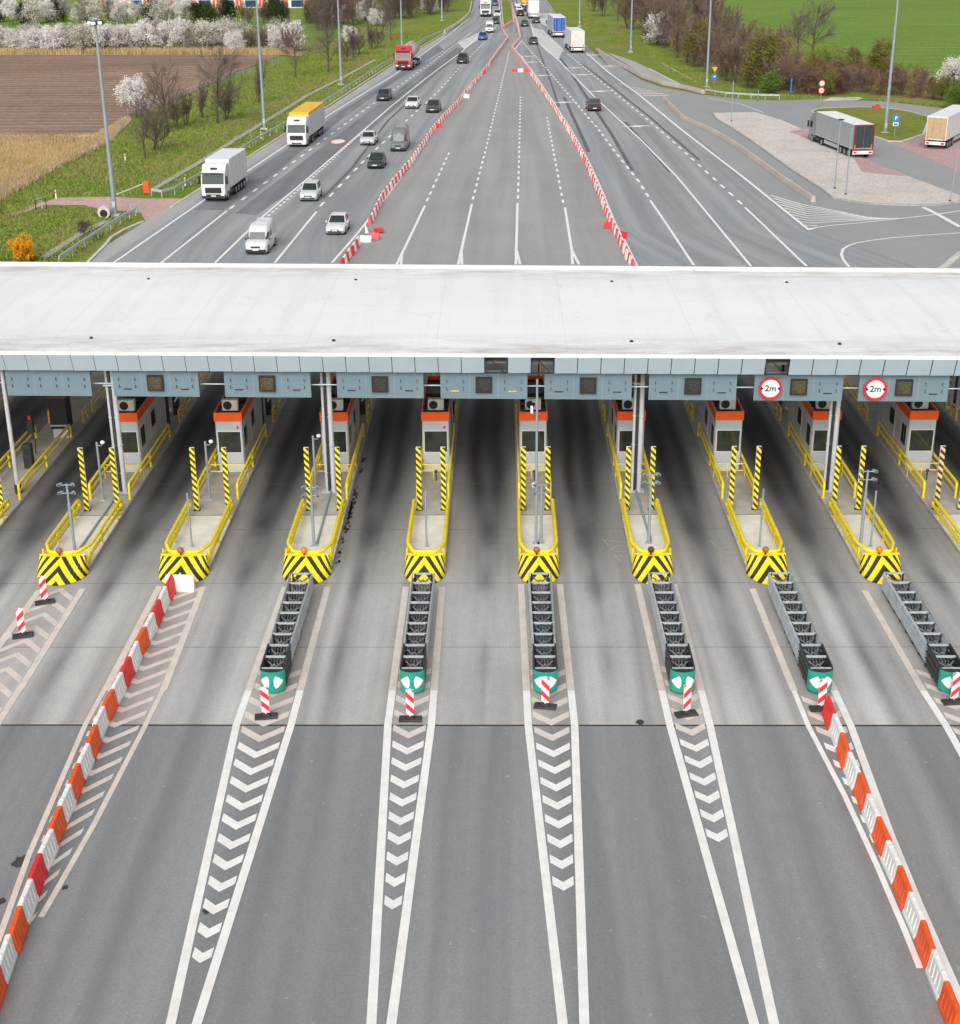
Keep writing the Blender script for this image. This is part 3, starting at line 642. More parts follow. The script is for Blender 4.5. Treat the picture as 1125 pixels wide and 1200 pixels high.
def deck(z, m):
    mb.add([(X0, ry(X0, 0)+.4-oy, z), (X1, ry(X1, 0)+.4-oy, z), (X1, ry(X1, 1)-.3-oy, z), (X0, ry(X0, 1)-.3-oy, z)], [(3, 2, 1, 0)], m)
deck(7.4, mat('soffit_grey', (.5, .5, .49), .8, 0, .1))
for yb in (68.6, 74, 79.5): mb.box(X0, X1, yb-oy-.12, yb-oy+.12, 6.95, 7.35, m_trim)
mb.build('roof_beams', canopy)
COLS = [(0, .2), (2, .22), (4, -.1), (7, -.08), (9, -.5), (11, -.4)]
def column(x, y):
    m = MB(); m.box(x-.06, x+.06, y-.12, y+.12, .2, 7.0, m_dsteel); m.box(x-.10, x+.10, y-.15, y-.12, .2, 7.0, m_dsteel)
    for dx, r_ in ((.19, .125), (-.15, .075)):
        m.cyl((x+dx, y-.1), r_, .2, 7.1, m_colg, 14)
        for z in (1.2, 2.7, 4.2, 5.7): m.cyl((x+dx, y-.1), r_+.02, z, z+.07, m_steel, 14)
    m.box(x-.4, x+.45, y-.32, y+.2, .2, .24, m_steel)
    m.box(x-.3, x+.3, y-.25, y+.12, 5.9, 5.98, m_steel)
    return m.build('column', canopy)
for i, dx in COLS: column(IX[i]+dx+.1, 68.3-oy); column(IX[i]+dx+.1, 81.5-oy)
mb = MB(); mb.tube([(X0, ry(X0, 0)+1.05-oy, 6.05), (X1, ry(X1, 0)+1.05-oy, 6.05)], .035, m_steel, 8)
mb.tube([(X0, ry(X0, 0)+1.4-oy, 6.6), (X1, ry(X1, 0)+1.4-oy, 6.6)], .045, m_dsteel, 8)
mb.build('gantry_rail', canopy)
for px, py in [(174, 327), (107, 396), (417, 328), (391, 399), (717, 330), (740, 400), (922, 331), (984, 403)]:
    x, y = at(px, py, 7.92); mb = MB(); mb.cyl((x, y-oy), .11, 7.86, 7.95, m_black, 10, .09); mb.cyl((x, y-oy), .05, 7.94, 7.99, m_dsteel, 8); mb.build('roof_drain', canopy)

# lane sign boards hanging under the fascia
def text(body, size, m, loc, parent, name='lettering', sx=1):
    cu = bpy.data.curves.new('t', 'FONT'); cu.body = body; cu.size = size; cu.extrude = .004; cu.align_x = 'CENTER'; cu.align_y = 'CENTER'; cu.offset = size*.02
    ob = bpy.data.objects.new('t', cu); COL.objects.link(ob); dg = bpy.context.evaluated_depsgraph_get()
    me = bpy.data.meshes.new_from_object(ob.evaluated_get(dg)); me.name = name; bpy.data.objects.remove(ob, do_unlink=True)
    me.materials.clear(); me.materials.append(m)
    me.transform(Matrix.Translation(loc) @ Matrix.Rotation(math.pi/2, 4, 'X') @ Matrix.Diagonal((sx, 1, 1, 1)))
    o = bpy.data.objects.new(name, me); COL.objects.link(o); o.parent = parent; return o
SB = [(-130, -26, 0), (1, 102, 0), (128.5, 230.5, 2), (261, 363, 1), (394, 496, 1), (516, 618, 1), (638, 740, 1), (760, 862, 1), (882.5, 985, 3), (1003.5, 1107, 3), (1126, 1228, 1)]
SL = ['partly seen pale blue board beyond the left end', 'pale blue lane board without any screen at the far left', 'pale blue lane board with olive screen, leftmost board with a screen', 'pale blue lane board with olive-grey screen between first and second booths\' right neighbour',
      '', '', '', '', '', '', '']
BL = ['blank pale blue board hanging beyond the left edge', 'blank pale blue lane board without a screen, at the far left of the canopy',
 'pale blue lane board over the lane right of the first booth', 'pale blue lane board over the lane right of the second booth', 'pale blue lane board over the lane right of the third booth',
 'pale blue lane board over the lane right of the fourth booth', 'pale blue lane board over the lane right of the fifth booth', 'pale blue lane board over the lane right of the sixth booth',
 'pale blue lane board with a red-ringed 2m sign, the left one of two', 'pale blue lane board with a red-ringed 2m sign, the right one of two', 'pale blue lane board cut off at the right edge of the canopy']
for k, (a, b, kind) in enumerate(SB):
    xa = atY(a, 451, 67.0)[0]; xb = atY(b, 451, 67.0)[0]; xc = (xa+xb)/2; W = xb-xa; yb = ry(xc, 0)+.62
    t = thing('lane_sign_board', BL[k], 'sign', (xc, yb, 5.52), -.031, 'lane sign boards under the canopy fascia')
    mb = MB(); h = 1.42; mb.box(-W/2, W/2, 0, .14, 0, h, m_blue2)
    for q in (-W/6, W/6): mb.box(q-.008, q+.008, -.003, .01, .01, h-.01, m_gal)
    mb.build('panel', t)
    mb = MB(); cells = [-W/3, 0, W/3]
    for ci, cx in enumerate(cells):
        if (ci == 1 and kind) or (ci == 0 and kind == 3): continue
        for dx in (-.4, .4):
            for z in (.52, .88): mb = MB(); mb.box(cx+dx-.045, cx+dx+.045, -.07, 0, z-.02, z+.02, m_gal); mb.box(cx+dx-.012, cx+dx+.012, -.10, -.002, z-.05, z+.07, m_dsteel); mb.build('fixing_pin', t)
    if kind:
        mb = MB(); mb.box(-.40, .40, -.14, 0, .33, 1.12, m_black); s_ = mb.build('display', t)
        mb = MB(); mb.box(-.31, .31, -.15, -.138, .42, 1.03, m_screen2 if kind in (2, 3) or k == 3 else m_screen); mb.build('screen', s_)
        mb = MB()
        cs = (-W/3, W/3) if kind in (1, 2) else (W/3,)
        for cx in cs: mb = MB(); mb.box(cx-.2, cx+.2, -.03, 0, .36, .41, m_yel2 if k == 5 else m_dsteel); mb.build('slot', t)
    if kind == 3:
        cx, cz = -W/3+.05, .66
        def disc(r, y0, y1, m, nm, par):
            mb = MB(); rg = [[(cx+r*math.cos(a*math.pi/16), y, cz+r*math.sin(a*math.pi/16)) for a in range(32)] for y in (y1, y0)]; mb.loft(rg, m); return mb.build(nm, par)
        rs = disc(.56, -.16, -.10, m_signr, 'width_limit_sign', t); disc(.44, -.168, -.15, m_signw, 'sign_face', rs)
        text('2m', .43, m_signk, (cx, -.172, cz), rs)
        for sgn in (-1, 1): mb = MB(); mb.add([(cx+sgn*.46, -.174, cz+.12), (cx+sgn*.46, -.174, cz-.12), (cx+sgn*.32, -.174, cz)], [(0, 1, 2) if sgn < 0 else (0, 2, 1)], m_signk); mb.build('arrowhead', rs)

# ---------------------------------------------------------------- toll islands and their furniture
def ell(hw, dep, y0, z, n=16):
    return [(-hw*math.cos(math.pi*k/n), y0-dep*math.sin(math.pi*k/n), z) for k in range(n+1)]
def rail_loop(mb, x, y0, y1, z0, z1, m, r=.075, posts=True, lean=0):
    """double guard rail along y: top and bottom tubes joined by rounded ends, on short posts"""
    k = .12
    pts = [(x, y0, z0), (x, y0, z1-k), (x, y0+k*.35, z1-k*.3), (x, y0+k*1.2, z1), (x, y1-k, z1), (x, y1, z1-k), (x, y1, z0)]
    mb.tube(pts, r, m, 8); mb.tube([(x, y0, (z0+z1)/2+.02), (x, y1, (z0+z1)/2+.02)], r*.85, m, 8)
    if posts:
        n = max(1, int((y1-y0)/3.2))
        for i in range(1, n): y = y0+(y1-y0)*i/n; mb.box(x-.05, x+.05, y-.05, y+.05, z0, z1, m)
for i, (X, hw) in enumerate(zip(IX, HW)):
    nm = ION[i]
    mb = MB(); base = ell(hw, .9, 58.75, 0)+[(hw, 103, 0), (-hw, 103, 0)]
    top = [(x*.985, y+.015, .2) for x, y, z in base]
    mb.loft([base, [(x, y, .17) for x, y, z in base], top], m_kerb, cap=False)
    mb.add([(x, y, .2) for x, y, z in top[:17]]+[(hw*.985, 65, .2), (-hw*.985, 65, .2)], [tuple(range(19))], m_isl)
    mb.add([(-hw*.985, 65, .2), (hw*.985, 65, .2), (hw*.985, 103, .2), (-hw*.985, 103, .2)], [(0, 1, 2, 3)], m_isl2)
    mb.box(-hw*.9, hw*.9, 65.0, 65.04, .2, .205, m_gap)
    o = mb.build('toll_island', None, (X, 0, 0))
    tag(o, f'raised concrete toll island, {ORD[i]} from the left of the plaza', 'traffic island', 'toll islands')
    # nose
    t = thing('island_nose', f'yellow and black chevron nose of the {ORD[i]} toll island from the left', 'bumper', (X, 58.7, .0), 0, 'chevron island noses')
    mb = MB(); n = 20; b = ell(hw+.03, 1.42, .05, .03, n); tp = ell(hw*.93, .24, .15, .86, n)
    v, uv, f = [], [], []
    arc = 0; arcs = [0]
    for q in range(n): arc += (Vector(b[q+1])-Vector(b[q])).length; arcs.append(arc)
    for q in range(n+1):
        u = arcs[q]-arc/2; L = (Vector(tp[q])-Vector(b[q])).length
        v += [b[q], tp[q]]; uv += [(u, 0), (u, 1.1)]
        if q < n: f.append((2*q, 2*q+2, 2*q+3, 2*q+1))
    mb.add(v, f, m_chev, uv)
    mb.build('chevron_shell', t)
    mb = MB(); mb.add(tp, [tuple(range(n+1))], m_yel); mb.box(-hw*.93, hw*.93, .15, .22, .2, .88, m_yel); mb.build('cap', t)
    if i in (2, 3, 4, 6, 7, 8, 9, 10):
        lm = {4: m_orl, 9: m_orl, 7: m_dkl}.get(i, m_brl)
        mb = MB(); mb.cyl((-.1, .05), .04, .88, 1.0, m_black, 8); mb.sphere((-.1, .05, 1.11), .15, lm, 12, 1); mb.build('warning_lamp', t)
    # front rail frame
    t = thing('guard_rail', f'bright yellow rail frame round the front of the {ORD[i]} island from left', 'railing', (X, 62, .2), 0, 'front guard rails')
    mb = MB(); e = hw*.93
    for s in (-1, 1):
        mb.tube([(s*e, 3.3, .25), (s*e, 3.42, .5), (s*e, 3.36, .66), (s*e, 3.15, .72), (s*e, -1.6, .72), (s*e*.97, -2.1, .72), (s*e*.62, -2.95, .72), (s*e*.45, -3.02, .72), (0, -3.04, .72)], .085, m_yel, 10)
        mb.tube([(s*e, 3.36, .34), (s*e, -3.0, .34), (s*e*.97, -3.2, .34)], .08, m_yel, 10)
        for y in (2.4, -.4, -2.6): mb.tube([(s*e, y, 0), (s*e, y, .7)], .05, m_yel, 8)
    mb.build('rail_tube', t)
    # striped posts
    for s in (-1, 1):
        px_ = {2: .77, 3: .78, 4: .76}.get(i, .60)
        po = MB(); d = .115; m_ = m_post2 if i == 10 and s < 0 else m_post
        for (a, b_) in (((-d, -.06), (d, -.06)),):
            po.add([(a[0], a[1], 0), (b_[0], b_[1], 0), (b_[0], b_[1], 3.3), (a[0], a[1], 3.3)], [(0, 1, 2, 3)], m_, [(-d, 0), (d, 0), (d, 3.3), (-d, 3.3)])
        po.add([(d, .06, 0), (-d, .06, 0), (-d, .06, 3.3), (d, .06, 3.3)], [(0, 1, 2, 3)], m_, [(-d, 0), (d, 0), (d, 3.3), (-d, 3.3)])
        po.add([(-d, -.06, 0), (-d, .06, 0), (-d, .06, 3.3), (-d, -.06, 3.3), (d, -.06, 0), (d, .06, 0), (d, .06, 3.3), (d, -.06, 3.3)], [(3, 2, 1, 0), (4, 5, 6, 7), (3, 7, 6, 2)], m_trim)
        po.box(-.16, .16, -.12, .12, 0, .03, m_dsteel)
        o = po.build('striped_post', None, (X+s*px_, 65.7, .2))
        tag(o, f'{"left" if s < 0 else "right"} yellow and black striped post of the {ORD[i]} toll island from the left', 'post', 'striped hazard posts')
    # middle rails beside the booth, rails behind it
    for s in (-1, 1):
        sd = 'left' if s < 0 else 'right'
        for (ya, yb_, m_, wd) in ((67.2, 76.6, m_yel, 'long yellow double rail beside the booth'), (79.2, 80.2, m_yel2, 'short yellow rail loop behind the booth'), (81.2, 101, m_yel2, 'long grimy yellow rail under the canopy')):
            if i in (0, 11) and ya < 78: continue
            mb = MB(); rail_loop(mb, 0, 0, yb_-ya, 0, .8 if ya < 78 else .72, m_, .07 if ya < 79 else .06)
            wd2 = wd if (1 < i < 11) else wd.replace('the booth', 'the lane').replace('behind the lane', 'beside the lane')
            o = mb.build('guard_rail', None, (X+s*(hw-.12), ya, .2)); tag(o, f'{wd2}, {sd} side of {ORD[i]} island from left', 'railing', 'side guard rails')
    # low cross rail before the booth
    if 1 < i < 11:
        mb = MB()
        for z in (.35, .72): mb.tube([(-hw+.1, 0, z), (hw-.1, 0, z)], .028, m_yel, 6)
        for x_ in (-hw+.1, -.1, hw-.1): mb.tube([(x_, 0, 0), (x_, 0, .74)], .028, m_yel, 6)
        mb.tube([(.05, -.5, 0), (.05, -.5, .5)], .035, m_dsteel, 6); mb.sphere((.05, -.5, .5), .09, m_dsteel, 8)
        tag(mb.build('cross_rail', None, (X, 70.2, .2)), f'thin yellow cross rail before the booth on the {ORD[i]} island from left', 'railing', 'cross rails before the booths')

# booths
def make_booth():
    t = thing('toll_booth', 'x', 'toll booth')
    w_, L, H_ = .69, 6.4, 2.80
    mb = MB(); mb.box(-w_+.04, w_-.04, .04, L-.04, 0, .38, m_booth2); mb.build('plinth', t)
    mb = MB(); mb.box(-w_, w_, 0, L, .38, H_, m_booth, .03)
    fq = [(-w_, 0, .38), (w_, 0, .38), (w_, 0, H_), (-w_, 0, H_)]
    bw = mb.build('body', t)
    for s in (-1, 1):
        mb = MB()
        q = [(w_, 0, .38), (w_, L, .38), (w_, L, H_), (w_, 0, H_)] if s > 0 else [(-w_, L, .38), (-w_, 0, .38), (-w_, 0, H_), (-w_, L, H_)]
        for u0, u1 in ((.01, .19), (.2, .39), (.4, .59), (.6, .79), (.8, .99)):
            for v0, v1 in ((.01, .32), (.335, .66), (.675, .99)): mb.panel(q, u0, u1, v0, v1, .012, m_booth2)
        mb.build('side_panelling', t)
    mb = MB(); mb.panel(fq, .03, .97, .255, .775, .02, m_booth2); wf = mb.build('window', t)
    mb = MB(); mb.panel(fq, .075, .925, .28, .75, .03, m_wglass); mb.build('pane', wf)
    for s in (-1, 1):
        q = [(w_, 0, .38), (w_, L, .38), (w_, L, H_), (w_, 0, H_)] if s > 0 else [(-w_, L, .38), (-w_, 0, .38), (-w_, 0, H_), (-w_, L, H_)]
        u = (.05, .2) if s > 0 else (.8, .95)
        mb = MB(); mb.panel(q, u[0], u[1], .30, .80, .022, m_trim); sw = mb.build('side_window', t)
        mb = MB(); c = (u[0]+u[1])/2; mb.panel(q, u[0]+.008, c-.004, .325, .775, .032, m_glass); mb.panel(q, c+.004, u[1]-.008, .325, .775, .032, m_glass); mb.build('side_pane', sw)
        u = (.42, .60) if s > 0 else (.40, .58)
        mb = MB(); mb.panel(q, u[0], u[1], .02, .86, .024, m_booth2); dr = mb.build('door', t)
        mb = MB(); mb.panel(q, u[0]+.02, u[1]-.02, .45, .80, .032, m_glass); mb.build('door_pane', dr)
    mb = MB()    # orange band: a hollow frame round the sunken roof
    W2, z0, z1 = w_+.05, H_-.02, H_+.46
    o4 = lambda a, z, y0, y1: [(-a, y0, z), (a, y0, z), (a, y1, z), (-a, y1, z)]
    mb.loft([o4(W2, z0, -.05, L+.05), o4(W2, z1, -.05, L+.05), o4(W2-.07, z1, .02, L-.02), o4(W2-.07, z0+.25, .02, L-.02)], m_orange, cap=False)
    mb.build('orange_band', t)
    mb = MB(); mb.box(-w_, w_, .02, L-.02, H_+.02, H_+.24, m_dsteel)
    for y in (1.6, 2.6, 3.6): mb.box(-w_+.05, w_-.05, y, y+.08, H_+.24, H_+.32, m_dsteel)
    mb.box(-.25, .35, 2.7, 3.4, H_+.24, H_+.6, m_black); mb.build('roof', t)
    mb = MB(); a = MB(); a.box(-.42, .42, .75, 1.1, H_+.3, H_+.9, m_ac, .02); ac = a.build('air_conditioner', t)
    a = MB(); rg = [[(-.13+.23*math.cos(k*math.pi/10), y, H_+.6+.23*math.sin(k*math.pi/10)) for k in range(20)] for y in (.76, .738)]; a.loft(rg, m_black)
    for rr in (.08, .15, .2): a.tube([(-.13+rr*math.cos(k*math.pi/8), .735, H_+.6+rr*math.sin(k*math.pi/8)) for k in range(16)], .008, m_dsteel, 4, closed=True)
    a.build('fan_grille', ac)
    mb = MB(); mb.box(.46, .54, -.058, -.05, H_+.16, H_+.26, m_orl); mb.build('camera_plate', t)
    return t
b0 = make_booth(); first = True
BN = 0
for i in range(2, 11):
    lab = f'white toll booth with orange roof band, {ORD[BN]} booth from the left'
    if first: b0.location = (IX[i], 71.2, .2); b0['label'] = lab; b0['group'] = 'toll booths'; first = False
    else:
        bb = dup(b0, (IX[i], 71.2, .2), 0, lab, 'toll booths')
    BN += 1
    if i in (3, 5):
        mb = MB(); mb.box(.42, .52, -.03, -.02, 2.35, 2.5, m_signr); o = mb.build('notice_sticker', None, (0, 0, 0)); o.parent = [q for q in bpy.data.objects if q.name.startswith('toll_booth') and abs(q.location.x-IX[i]) < .01][0]
    # lane equipment behind the booth
    t = thing('payment_cabinet', f'tall black equipment cabinet behind the {ORD[BN-1]} toll booth from the left', 'cabinet', (IX[i]+.35, 78.6, .2), 0, 'equipment cabinets')
    mb = MB(); mb.box(-.22, .22, -.3, .3, 0, 2.2, m_black, .03); mb.build('housing', t)
    mb = MB(); mb.box(-.16, .16, -.312, -.3, 1.2, 1.8, m_glass); mb.build('screen', t)
    t = thing('boom_barrier', f'raised white lane boom behind the {ORD[BN-1]} toll booth from the left', 'barrier', (IX[i]+.55, 80.7, .2), 0, 'lane booms')
    mb = MB(); mb.box(-.16, .16, -.2, .2, 0, 1.0, m_dsteel, .02); mb.build('housing', t)
    mb = MB(); mb.tube([(0, -.24, .85), (1.1, -.24, 2.7)], [.06, .045], m_trim, 8); mb.build('boom', t)
    t = thing('signal_post', f'slim dark signal post behind the {ORD[BN-1]} toll booth from the left', 'signal', (IX[i]+.6, 83.6, .2), 0, 'signal posts')
    mb = MB(); mb.cyl((0, 0), .045, 0, 2.4, m_dsteel, 8); mb.build('pole', t); mb = MB(); mb.box(-.12, .12, -.12, .1, 2.4, 3.0, m_black, .02); mb.build('lamp_housing', t)
# booth-less second island: cabinet with rusty top, ticket pillar, red-topped beacon
t = thing('ticket_machine', 'black ticket machine with rusty red top on the booth-less left island', 'ticket machine', (-24.95, 76.9, .2))
mb = MB(); mb.box(-.42, .42, -.35, .35, 0, .55, m_booth2); mb.build('base', t)
mb = MB(); mb.box(-.5, .5, -.45, .5, .55, 2.35, m_black, .02); mb.build('housing', t)
mb = MB(); mb.box(-.53, .53, -.48, .53, 2.35, 2.5, mat('rusty_top', (.16, .05, .03), .7)); mb.box(-.2, .2, .1, .4, 2.5, 2.75, m_dsteel); mb.build('top', t)
mb = MB(); mb.box(-.52, .52, -.47, -.44, .72, .8, m_steel); mb.build('shelf', t)
x, y = at(35, 548, .2); t = thing('card_reader', 'dark grey card reader pillar on the booth-less left island', 'card reader', (x, y, .2))
mb = MB(); mb.box(-.24, .24, -.2, .2, 0, 1.35, m_dsteel, .03); mb.build('pillar', t); mb = MB(); mb.box(-.14, .14, -.212, -.2, .8, 1.15, m_glass); mb.build('screen', t)
x, y = at(42, 531, .2); t = thing('signal_beacon', 'dark beacon with a red cap on a slim stem, booth-less left island', 'signal', (x, y, .2))
mb = MB(); mb.tube([(0, 0, 0), (.05, 0, .7), (-.1, 0, 1.2)], .03, m_black, 6); mb.build('stem', t)
mb = MB(); mb.box(-.28, .08, -.15, .15, 1.2, 1.95, m_dsteel, .03); mb.build('housing', t); mb = MB(); mb.cyl((-.1, 0), .09, 1.95, 2.15, m_red, 10); mb.build('cap', t)
x, y = at(22, 578, .2); t = thing('canopy_pole', 'slender white pole with a dark foot at the far left of the canopy', 'pole', (x, y, .2))
mb = MB(); mb.cyl((0, 0), .12, .5, 6.7, m_colg, 12, .10); mb.build('shaft', t); mb = MB(); mb.cyl((0, 0), .17, 0, .5, m_dsteel, 12); mb.build('foot', t)

m_cell = mat('cushion_cell_steel', (.17, .18, .185), .6, .2, .3, 3)
# crash cushions in front of islands 4..9 (indices)
def make_cushion():
    t = thing('crash_cushion', 'x', 'crash cushion')       # tail at y=0 (against the nose), runs to y=-9.6
    L, w_ = 8.55, .40; NB = 9
    for s in (-1, 1):
        mb = MB()
        for b in range(7):
            y1 = -b*L/NB; y0 = -(b+1)*L/NB-.18; xx = s*(w_+.012*(7-b)*.6)
            for z in (.30, .58, .86):
                prof = [(0, z-.13), (.055*s, z-.08), (.055*s, z-.03), (.01*s, z), (.055*s, z+.03), (.055*s, z+.08), (0, z+.13)]
                r0 = [(xx+a, y0, c) for a, c in prof]; r1 = [(xx+a, y1, c) for a, c in prof]
                mb.loft([r0, r1] if s < 0 else [r1, r0], m_steel, closed=False, cap=False)
                mb.loft([[(x-.012*s, y, z_) for x, y, z_ in r1], [(x-.012*s, y, z_) for x, y, z_ in r0]] if s < 0 else [[(x-.012*s, y, z_) for x, y, z_ in r0], [(x-.012*s, y, z_) for x, y, z_ in r1]], m_steel, closed=False, cap=False)
        mb.build('side_rail', t)
    for s in (-1, 1):
        mb = MB()
        for z in (.3, .6, .9): mb.box(s*w_-.03+.03*s, s*w_+.03+.03*s, -L, -7*L/NB, z-.12, z+.12, m_dsteel)
        mb.box(s*w_-.02, s*w_+.06, -L, -7*L/NB-.2, .12, .2, m_dsteel)
        mb.build('front_side_panel', t)
    for b in range(NB+1):
        y = -b*L/NB; mb = MB()
        mb.box(-w_, w_, y-.03, y+.03, .9, .98, m_steel); mb.box(-w_, -w_+.07, y-.03, y+.03, .06, .95, m_dsteel); mb.box(w_-.07, w_, y-.03, y+.03, .06, .95, m_dsteel)
        mb.box(-w_-.03, w_+.03, y-.08, y+.08, .03, .1, m_dsteel); mb.build('diaphragm', t)
    mb = MB()
    for b in range(NB):
        yc = -(b+.5)*L/NB
        mb.box(-w_+.02, w_-.02, yc-.4, yc+.4, .1, .14, m_cell)
        mb.tube([(-.3, yc-.4, .78), (0, yc+.05, .84), (.3, yc-.4, .78)], .035, m_cell, 6); mb.tube([(-.3, yc+.4, .78), (0, yc, .70), (.3, yc+.4, .78)], .035, m_cell, 6)
        for k in range(5): mb.box(-.27+k*.12, -.21+k*.12, yc-.25, yc+.1, .35, .62, m_cell)
        mb.box(-w_+.05, w_-.05, yc-.02, yc+.02, .66, .72, m_steel)
    mb.build('absorber_cells', t)
    mb = MB(); n = 12
    def arc(z, dep): return [(-(w_+.07)*math.cos(math.pi*k/n), -L-dep*math.sin(math.pi*k/n), z) for k in range(n+1)]
    rg = [arc(.12, .42), arc(.95, .34)]; mb.loft(rg, m_green, closed=False, cap=False); mb.add(arc(.95, .34), [tuple(range(n+1))], m_dsteel); nose = mb.build('nose_cap', t)
    mb = MB()
    for s in (-1, 1):    # white kite shapes either side of a green stripe, wrapped on the curved nose
        ks = [2.0, 3.0, 4.0, 4.8, 5.3]; hs_ = [.02, .12, .21, .25, .12]
        for (k0, h0), (k1, h1) in zip(zip(ks, hs_), list(zip(ks, hs_))[1:]):
            v = []
            for k, z in ((k0, .54-h0), (k1, .54-h1), (k1, .54+h1), (k0, .54+h0)):
                a = math.pi*k/n; dep = .42-.08*(z-.12)/.83+.015; v.append((-s*-1*(w_+.085)*math.cos(a)*-1, -L-dep*math.sin(a), z))
            mb.add(v, [(0, 1, 2, 3)], m_refw)
    mb.build('nose_reflector', nose)
    mb = MB(); 
    for x_ in (-.16, .14): mb.box(x_-.04, x_+.04, -.45, -.37, .6, .75, m_yel)
    mb.build('anchor_block', t)
    return t
c0 = make_cushion(); cl = 'grey steel crash cushion before the {} toll booth from the left'
for n_, i in enumerate(range(4, 10)):
    lab = cl.format(ORD[i-2]); xx = [-8.72, -3.4, 1.66, 6.85, 12.05, 17.0][n_]; loc = (xx, 56.6, 0)
    if n_ == 0: c0.location = loc; tag(c0, lab, group='crash cushions')
    else: dup(c0, loc, 0, lab, 'crash cushions')

# beacon boards
def make_board(m_beac):
    t = thing('beacon_board', 'x', 'traffic marker')
    mb = MB(); mb.box(-.42, .42, -.2, .2, 0, .09, m_rub, .02); mb.box(-.13, .13, -.12, .12, .09, .17, m_rub, .02)
    for x_ in (-.3, .3): mb.box(x_-.07, x_+.07, -.09, .09, .09, .115, m_rub)
    mb.build('rubber_foot', t)
    mb = MB(); mb.box(-.03, .03, -.02, .03, .15, 1.3, m_trim)
    mb.build('stem', t)
    mb = MB(); q = [(-.145, -.04, .22), (.145, -.04, .22), (.145, -.04, 1.28), (-.145, -.04, 1.28)]
    mb.add(q, [(0, 1, 2, 3)], m_beac, [(-.145, 0), (.145, 0), (.145, 1.06), (-.145, 1.06)])
    q2 = [(x, y+.05, z) for x, y, z in q]; mb.add(q+q2, [(7, 6, 5, 4), (0, 4, 5, 1), (1, 5, 6, 2), (2, 6, 7, 3), (3, 7, 4, 0)], m_refw); mb.build('striped_panel', t)
    return t
bd = make_board(m_beac)
for n_, (q, rz, lab) in enumerate([((312, 838), .15, 'before the third booth\'s crash cushion'), ((481, 841), 0, 'before the fourth booth\'s crash cushion'), ((639, 826), -.2, 'before the fifth booth\'s crash cushion'), ((804, 835), .25, 'before the sixth booth\'s crash cushion'),
        ((962, 829), 0, 'at the head of the right foreground barrier row'), ((1117, 821), .1, 'at the right edge before the eighth booth\'s crash cushion'), ((53, 707), .35, 'below the first booth\'s island, the farther of two'), ((27, 746), .3, 'below the first booth\'s island, the nearer of two')]):
    x, y = at(q[0], q[1]+(3 if n_ < 6 else 0)); lab = 'red and white beacon board, '+lab
    if n_ == 3: bd = make_board(m_beac2); bd.location = (x, y, .01); bd.rotation_euler = (0, 0, rz); tag(bd, lab, group='beacon boards'); continue
    if n_ == 0: bd.location = (x, y, .01); bd.rotation_euler = (0, 0, rz); tag(bd, lab, group='beacon boards')
    else: dup(bd, (x, y, .01), rz, lab, 'beacon boards')

# plastic barrier blocks
def block_mesh(m, L=1.27, h=.74):
    mb = MB(); prof = [(-.19, 0), (-.19, .10), (-.15, .18), (-.09, h-.04), (-.065, h), (.065, h), (.09, h-.04), (.15, .18), (.19, .10), (.19, 0)]
    g = .02
    mb.loft([[(x*.9, -L/2+g, z) for x, z in prof], [(x, -L/2+g+.04, z) for x, z in prof], [(x, L/2-g-.04, z) for x, z in prof], [(x*.9, L/2-g, z) for x, z in prof]], m)
    for y in (-.38, -.13, .13, .38):
        for s in (-1, 1): mb.add([(s*.145, y-.05, .2), (s*.145, y+.05, .2), (s*.095, y+.05, h-.1), (s*.095, y-.05, h-.1), (s*.172, y-.035, .21), (s*.172, y+.035, .21), (s*.115, y+.035, h-.12), (s*.115, y-.035, h-.12)],
            [(4, 5, 6, 7), (0, 4, 7, 3), (1, 2, 6, 5), (0, 1, 5, 4), (3, 7, 6, 2)], m)
    mb.box(-.05, .05, L/2-.05, L/2+.02, .25, h-.15, m)
    for y in (-.3, .3): mb.cyl((0, y), .045, h, h+.03, m, 8)
    o = mb.build('barrier_block'); return o
protos = {k: block_mesh(m) for k, m in (('red', m_red), ('orange-red', m_redo), ('white', m_wht), ('faded red', m_pinkr))}
used = {k: False for k in protos}
NBLK = 0
def block(kind, x, y, rz, label, group, z=.005, rot=None):
    global NBLK
    NBLK += 1
    if not used[kind]: o = protos[kind]; used[kind] = True
    else: o = protos[kind].copy(); COL.objects.link(o)
    o.location = (x, y, z); o.rotation_euler = rot or (0, 0, rz); tag(o, label, 'barrier', group); return o
def row(pl, s0, n, step, kinds, labf, group, jit=.02):
    for k in range(n):
        p, t = walk(pl, s0+k*step)
        if p is None: return
        kd = kinds(k); block(kd, p.x+random.uniform(-jit, jit), p.y, math.atan2(-t.x, t.y)+random.uniform(-.035, .035), labf(k, kd), group)
LF = [(-14.47, 57.1), (-14.55, 45), (-14.2, 36), (-13.75, 30), (-13.4, 26)]
reds = ['red', 'red', 'orange-red', 'red', 'orange-red', 'orange-red', 'orange-red', 'orange-red', 'red', 'orange-red', 'orange-red', 'orange-red']
row(LF, .65, 24, 1.277, lambda k: reds[(k//2) % 12] if k % 2 == 0 else 'white', lambda k, kd: f'{kd} plastic barrier block, {ORD[k]} from the booths in the left foreground row', 'left foreground barrier row')
block('white', -14.1, 56.9, R(88), 'white barrier block lying crosswise at the head of the left foreground row', 'left foreground barrier row')
RF = P((969, 838), (990, 893), (1030, 985), (1075, 1095), (1125, 1225))
row(RF, .5, 14, 1.277, lambda k: ('orange-red' if k else 'red') if k % 2 == 0 else 'white', lambda k, kd: f'{kd} plastic barrier block, {ORD[k]} from the booths in the right foreground row', 'right foreground barrier row')
